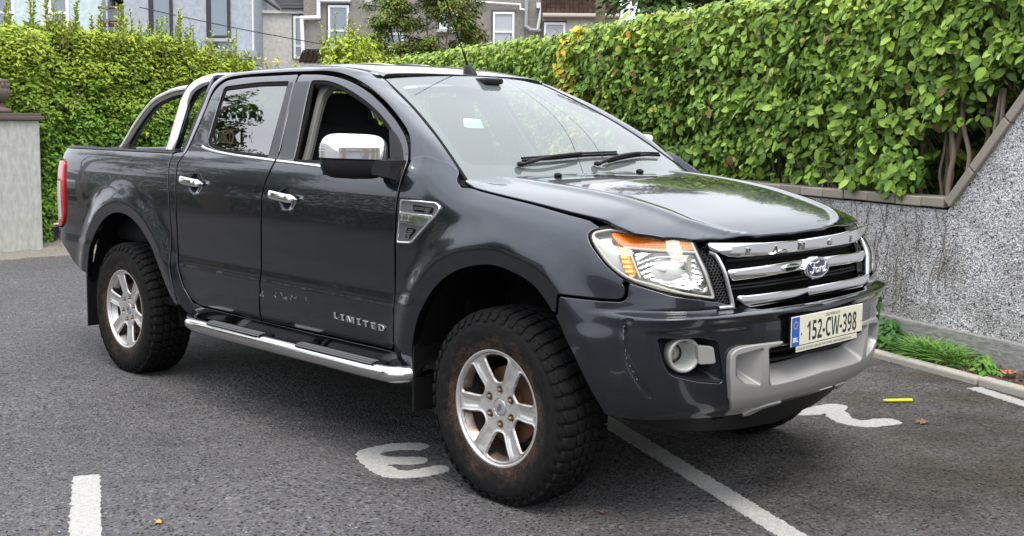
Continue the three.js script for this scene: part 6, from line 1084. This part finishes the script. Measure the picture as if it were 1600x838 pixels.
// ---------- small things on the ground ----------
{
  const st = thing('stick', 'bright yellow plastic stick lying on the asphalt beyond the painted figure 2', 'stick', [1.906, .012, -1.854], 0), a = Math.atan2(.121, .098);
  part(st, 'shaft', merge([new THREE.CylinderGeometry(.0085, .0085, .145, 10), new THREE.SphereGeometry(.0085, 10, 8).translate(0, .0725, 0)]).rotateZ(Math.PI / 2).rotateY(a), phys([.75, .80, .02], .4, {}));
  part(st, 'tip', new THREE.CylinderGeometry(.003, .008, .02, 10).translate(0, -.082, 0).rotateZ(Math.PI / 2).rotateY(a + Math.PI), std([.5, .42, .3], .7));
  const mapleLeaf = (size) => { const out = []; for (let i = 0; i < 40; i++) { const t = i / 40 * 6.2832, r = size * (.55 + .45 * Math.pow(Math.abs(Math.cos(t * 2.5)), .6)) * (t > 2.6 && t < 3.7 ? .5 : 1); out.push([Math.cos(t) * r, Math.sin(t) * r]); } return out; };
  const fallen = (x, z, size, turn, col, label, y = .006) => { const o = mapleLeaf(size), g = panel((u, v) => [u, .012 * fbm2(u * 25 + x * 9, v * 25, 2) + .35 * (u * u + v * v) / size * .5, v], inPoly(o), bbox(o, .01), size / 9, { edge: 0, depth: 0, flip: true }); const m = lone('fallen_leaf', g, std(col, .75), label, 'leaf'); m.position.set(x, y, z); m.rotation.y = turn; };
  fallen(2.194, -1.528, .038, .4, [.20, .11, .07], 'brown fallen leaf on the asphalt, right of the painted figure 2');
  fallen(.94, 1.982, .02, 1.1, [.5, .30, .08], 'small ochre fallen leaf beside the broad bay line at the left');
  fallen(1.30, -3.085, .05, 2, [.42, .12, .05], 'reddish fallen leaf on the kerb below the dark leafed weeds', .062);
  fallen(1.60, -2.975, .032, 2, [.62, .45, .10], 'yellow fallen leaf on the kerb in front of the grass tuft', .062);
  fallen(2.10, -2.80, .05, .7, [.48, .17, .09], 'orange fallen leaf on the bare soil at the right end of the strip', .055);
  fallen(1.992, .689, .016, .7, [.20, .06, .04], 'small dark red leaf scrap on the asphalt in front of the front wheel');
  fallen(1.72, -2.74, .018, .1, [.5, .36, .2], 'tiny tan leaf scrap on the asphalt just outside the kerb', .006);
}
// ---------- plants in the soil strip ----------
{
  const put = (u, k) => { const p = wp(u, .03, k); return p; };
  // dark leafed weed
  const wd = (name, label, u, k, n, rad, hgt, leaf, cols, seed) => {
    const t = thing(name, label, 'weed', put(u, k)), r = rng(seed), mats = [], cs = [], st = [];
    for (let i = 0; i < n; i++) { const a = r() * 6.28, d = Math.sqrt(r()) * rad, h = hgt * (1 - .7 * (d / rad) ** 2) * (.25 + .75 * r()), P = new THREE.Vector3(Math.cos(a) * d * 1.25 * -WALL.d[0] - Math.sin(a) * d * .7 * WALL.d[1], h, Math.cos(a) * d * 1.25 * -WALL.d[1] + Math.sin(a) * d * .7 * WALL.n[1]); if (i % 3 === 0) { st.push(tube([[P.x * .5, 0, P.z * .5], [P.x * .8, h * .6, P.z * .8], P.toArray()], .0018, 5, 4)); for (let q = 0; q < 7; q++) { const b = q / 7 * 6.28; mats.push(leafMatrix(r, P, new THREE.Vector3(Math.cos(b) * .3 + .15, .9, Math.sin(b) * .3 + .15), new THREE.Vector3(Math.cos(b), .15, Math.sin(b)), leaf * (.7 + .5 * r()), .12)); cs.push(C3(...cols, r())); } } else { mats.push(leafMatrix(r, P, new THREE.Vector3(Math.cos(a) * .5 + .3, .8, Math.sin(a) * .5 + .2), new THREE.Vector3(Math.cos(a), .5, Math.sin(a)), leaf * (.6 + .7 * r()), .4)); cs.push(C3(...cols, r())); } }
    part(t, 'stem', merge(st), std([.08, .13, .03], .7)); foliage(t, 'foliage', leafGeo(1, .42, .3, .2), mats, cs); return t;
  };
  wd('weed', 'bushy dark green weed at the wall foot beside the bumper', .93, .19, 190, .15, .22, .06, [[.03, .10, .025], [.09, .20, .05]], 301);
  wd('weed', 'short bright green weed at the right end of the planted strip', .17, .17, 70, .11, .10, .055, [[.07, .20, .03], [.17, .33, .06]], 303);
  wd('weed', 'pale leafy seedling left of the dark weed, touching the bumper', 1.12, .2, 60, .10, .14, .045, [[.10, .24, .03], [.22, .36, .06]], 304);
  const dk = thing('dock_plant', 'plant with two broad green leaves against the wall, by the bumper', 'plant', put(1.13, .10)), big = phys([.055, .17, .03], .5);
  for (const [h, a, s, tl] of [[.27, .3, .11, .7], [.20, -.8, .10, .4], [.16, 1.6, .10, .5]]) { const g = leafGeo(s, s * .7, .2, .3, 6), m = part(dk, 'leaf', g, big); m.position.set(0, h, 0); m.rotation.set(tl, a, .9 * a, 'YXZ'); part(dk, 'stem', tube([[0, 0, 0], [.01, h * .6, .01], [0, h, 0]], .003, 6, 5), std([.1, .17, .04], .7)); }
  const gt = thing('grass', 'tufts of long fresh green grass between the kerb and the wall', 'grass', put(.5, .18)), r = rng(310), mats = [], cs = [];
  for (let i = 0; i < 2300; i++) { const c = Math.floor(r() * 7), cu = [.0, .10, -.10, .18, .24, -.2, .05][c], a = r() * 6.28, d = Math.sqrt(r()) * .085, u = cu + Math.cos(a) * d, k = Math.sin(a) * d * .8, P = new THREE.Vector3(WALL.d[0] * u + WALL.n[0] * k, 0, WALL.d[1] * u + WALL.n[1] * k), L = .10 + .12 * r(), o = r() * 6.28, lean = .25 + .8 * r(); mats.push(leafMatrix(r, P, new THREE.Vector3(Math.cos(o), .6, Math.sin(o)), new THREE.Vector3(Math.cos(o) * lean, 1, Math.sin(o) * lean), L * (c === 5 ? .7 : 1), .1)); cs.push(C3([.07, .21, .03], [.24, .42, .10], r())); }
  gt.userData = { kind: 'stuff', label: 'tufts of long fresh green grass between the kerb and the wall', category: 'grass' };
  foliage(gt, 'blade', leafGeo(1, .026, .3, .55, 5), mats, cs);
  // litter of dead leaves on the soil
  const lm = [], lc = []; for (let i = 0; i < 500; i++) { const u = -.6 + r() * 3, k = .04 + r() * .29, p = wp(u, .052 + r() * .012, k); lm.push(leafMatrix(r, new THREE.Vector3(...p), new THREE.Vector3(0, 1, 0), new THREE.Vector3(r() - .5, 0, r() - .5), .012 + .025 * r(), .5)); lc.push(C3([.07, .04, .025], [.22, .13, .06], r())); }
  const lt = foliage(scene, 'leaf_litter', leafGeo(1, .6, .3, .3), lm, lc); lt.userData = { kind: 'stuff', label: 'brown crumbled leaf litter on the soil strip', category: 'leaf litter' };
  const lm2 = [], lc2 = []; for (let i = 0; i < 260; i++) { lm2.push(leafMatrix(r, new THREE.Vector3(-8.5 + r() * .45, .06 + .02 * r(), -1.5 - r() * 5), new THREE.Vector3(.2, 1, 0), new THREE.Vector3(r() - .5, 0, r() - .5), .03 + .05 * r(), .6)); lc2.push(C3([.10, .06, .035], [.36, .27, .16], r())); }
  const l2 = foliage(scene, 'leaf_litter_001', leafGeo(1, .6, .3, .3), lm2, lc2); l2.userData = { kind: 'stuff', label: 'dry leaf litter under the tall privet hedge', category: 'leaf litter' };
}
renderer.render(scene, camera);
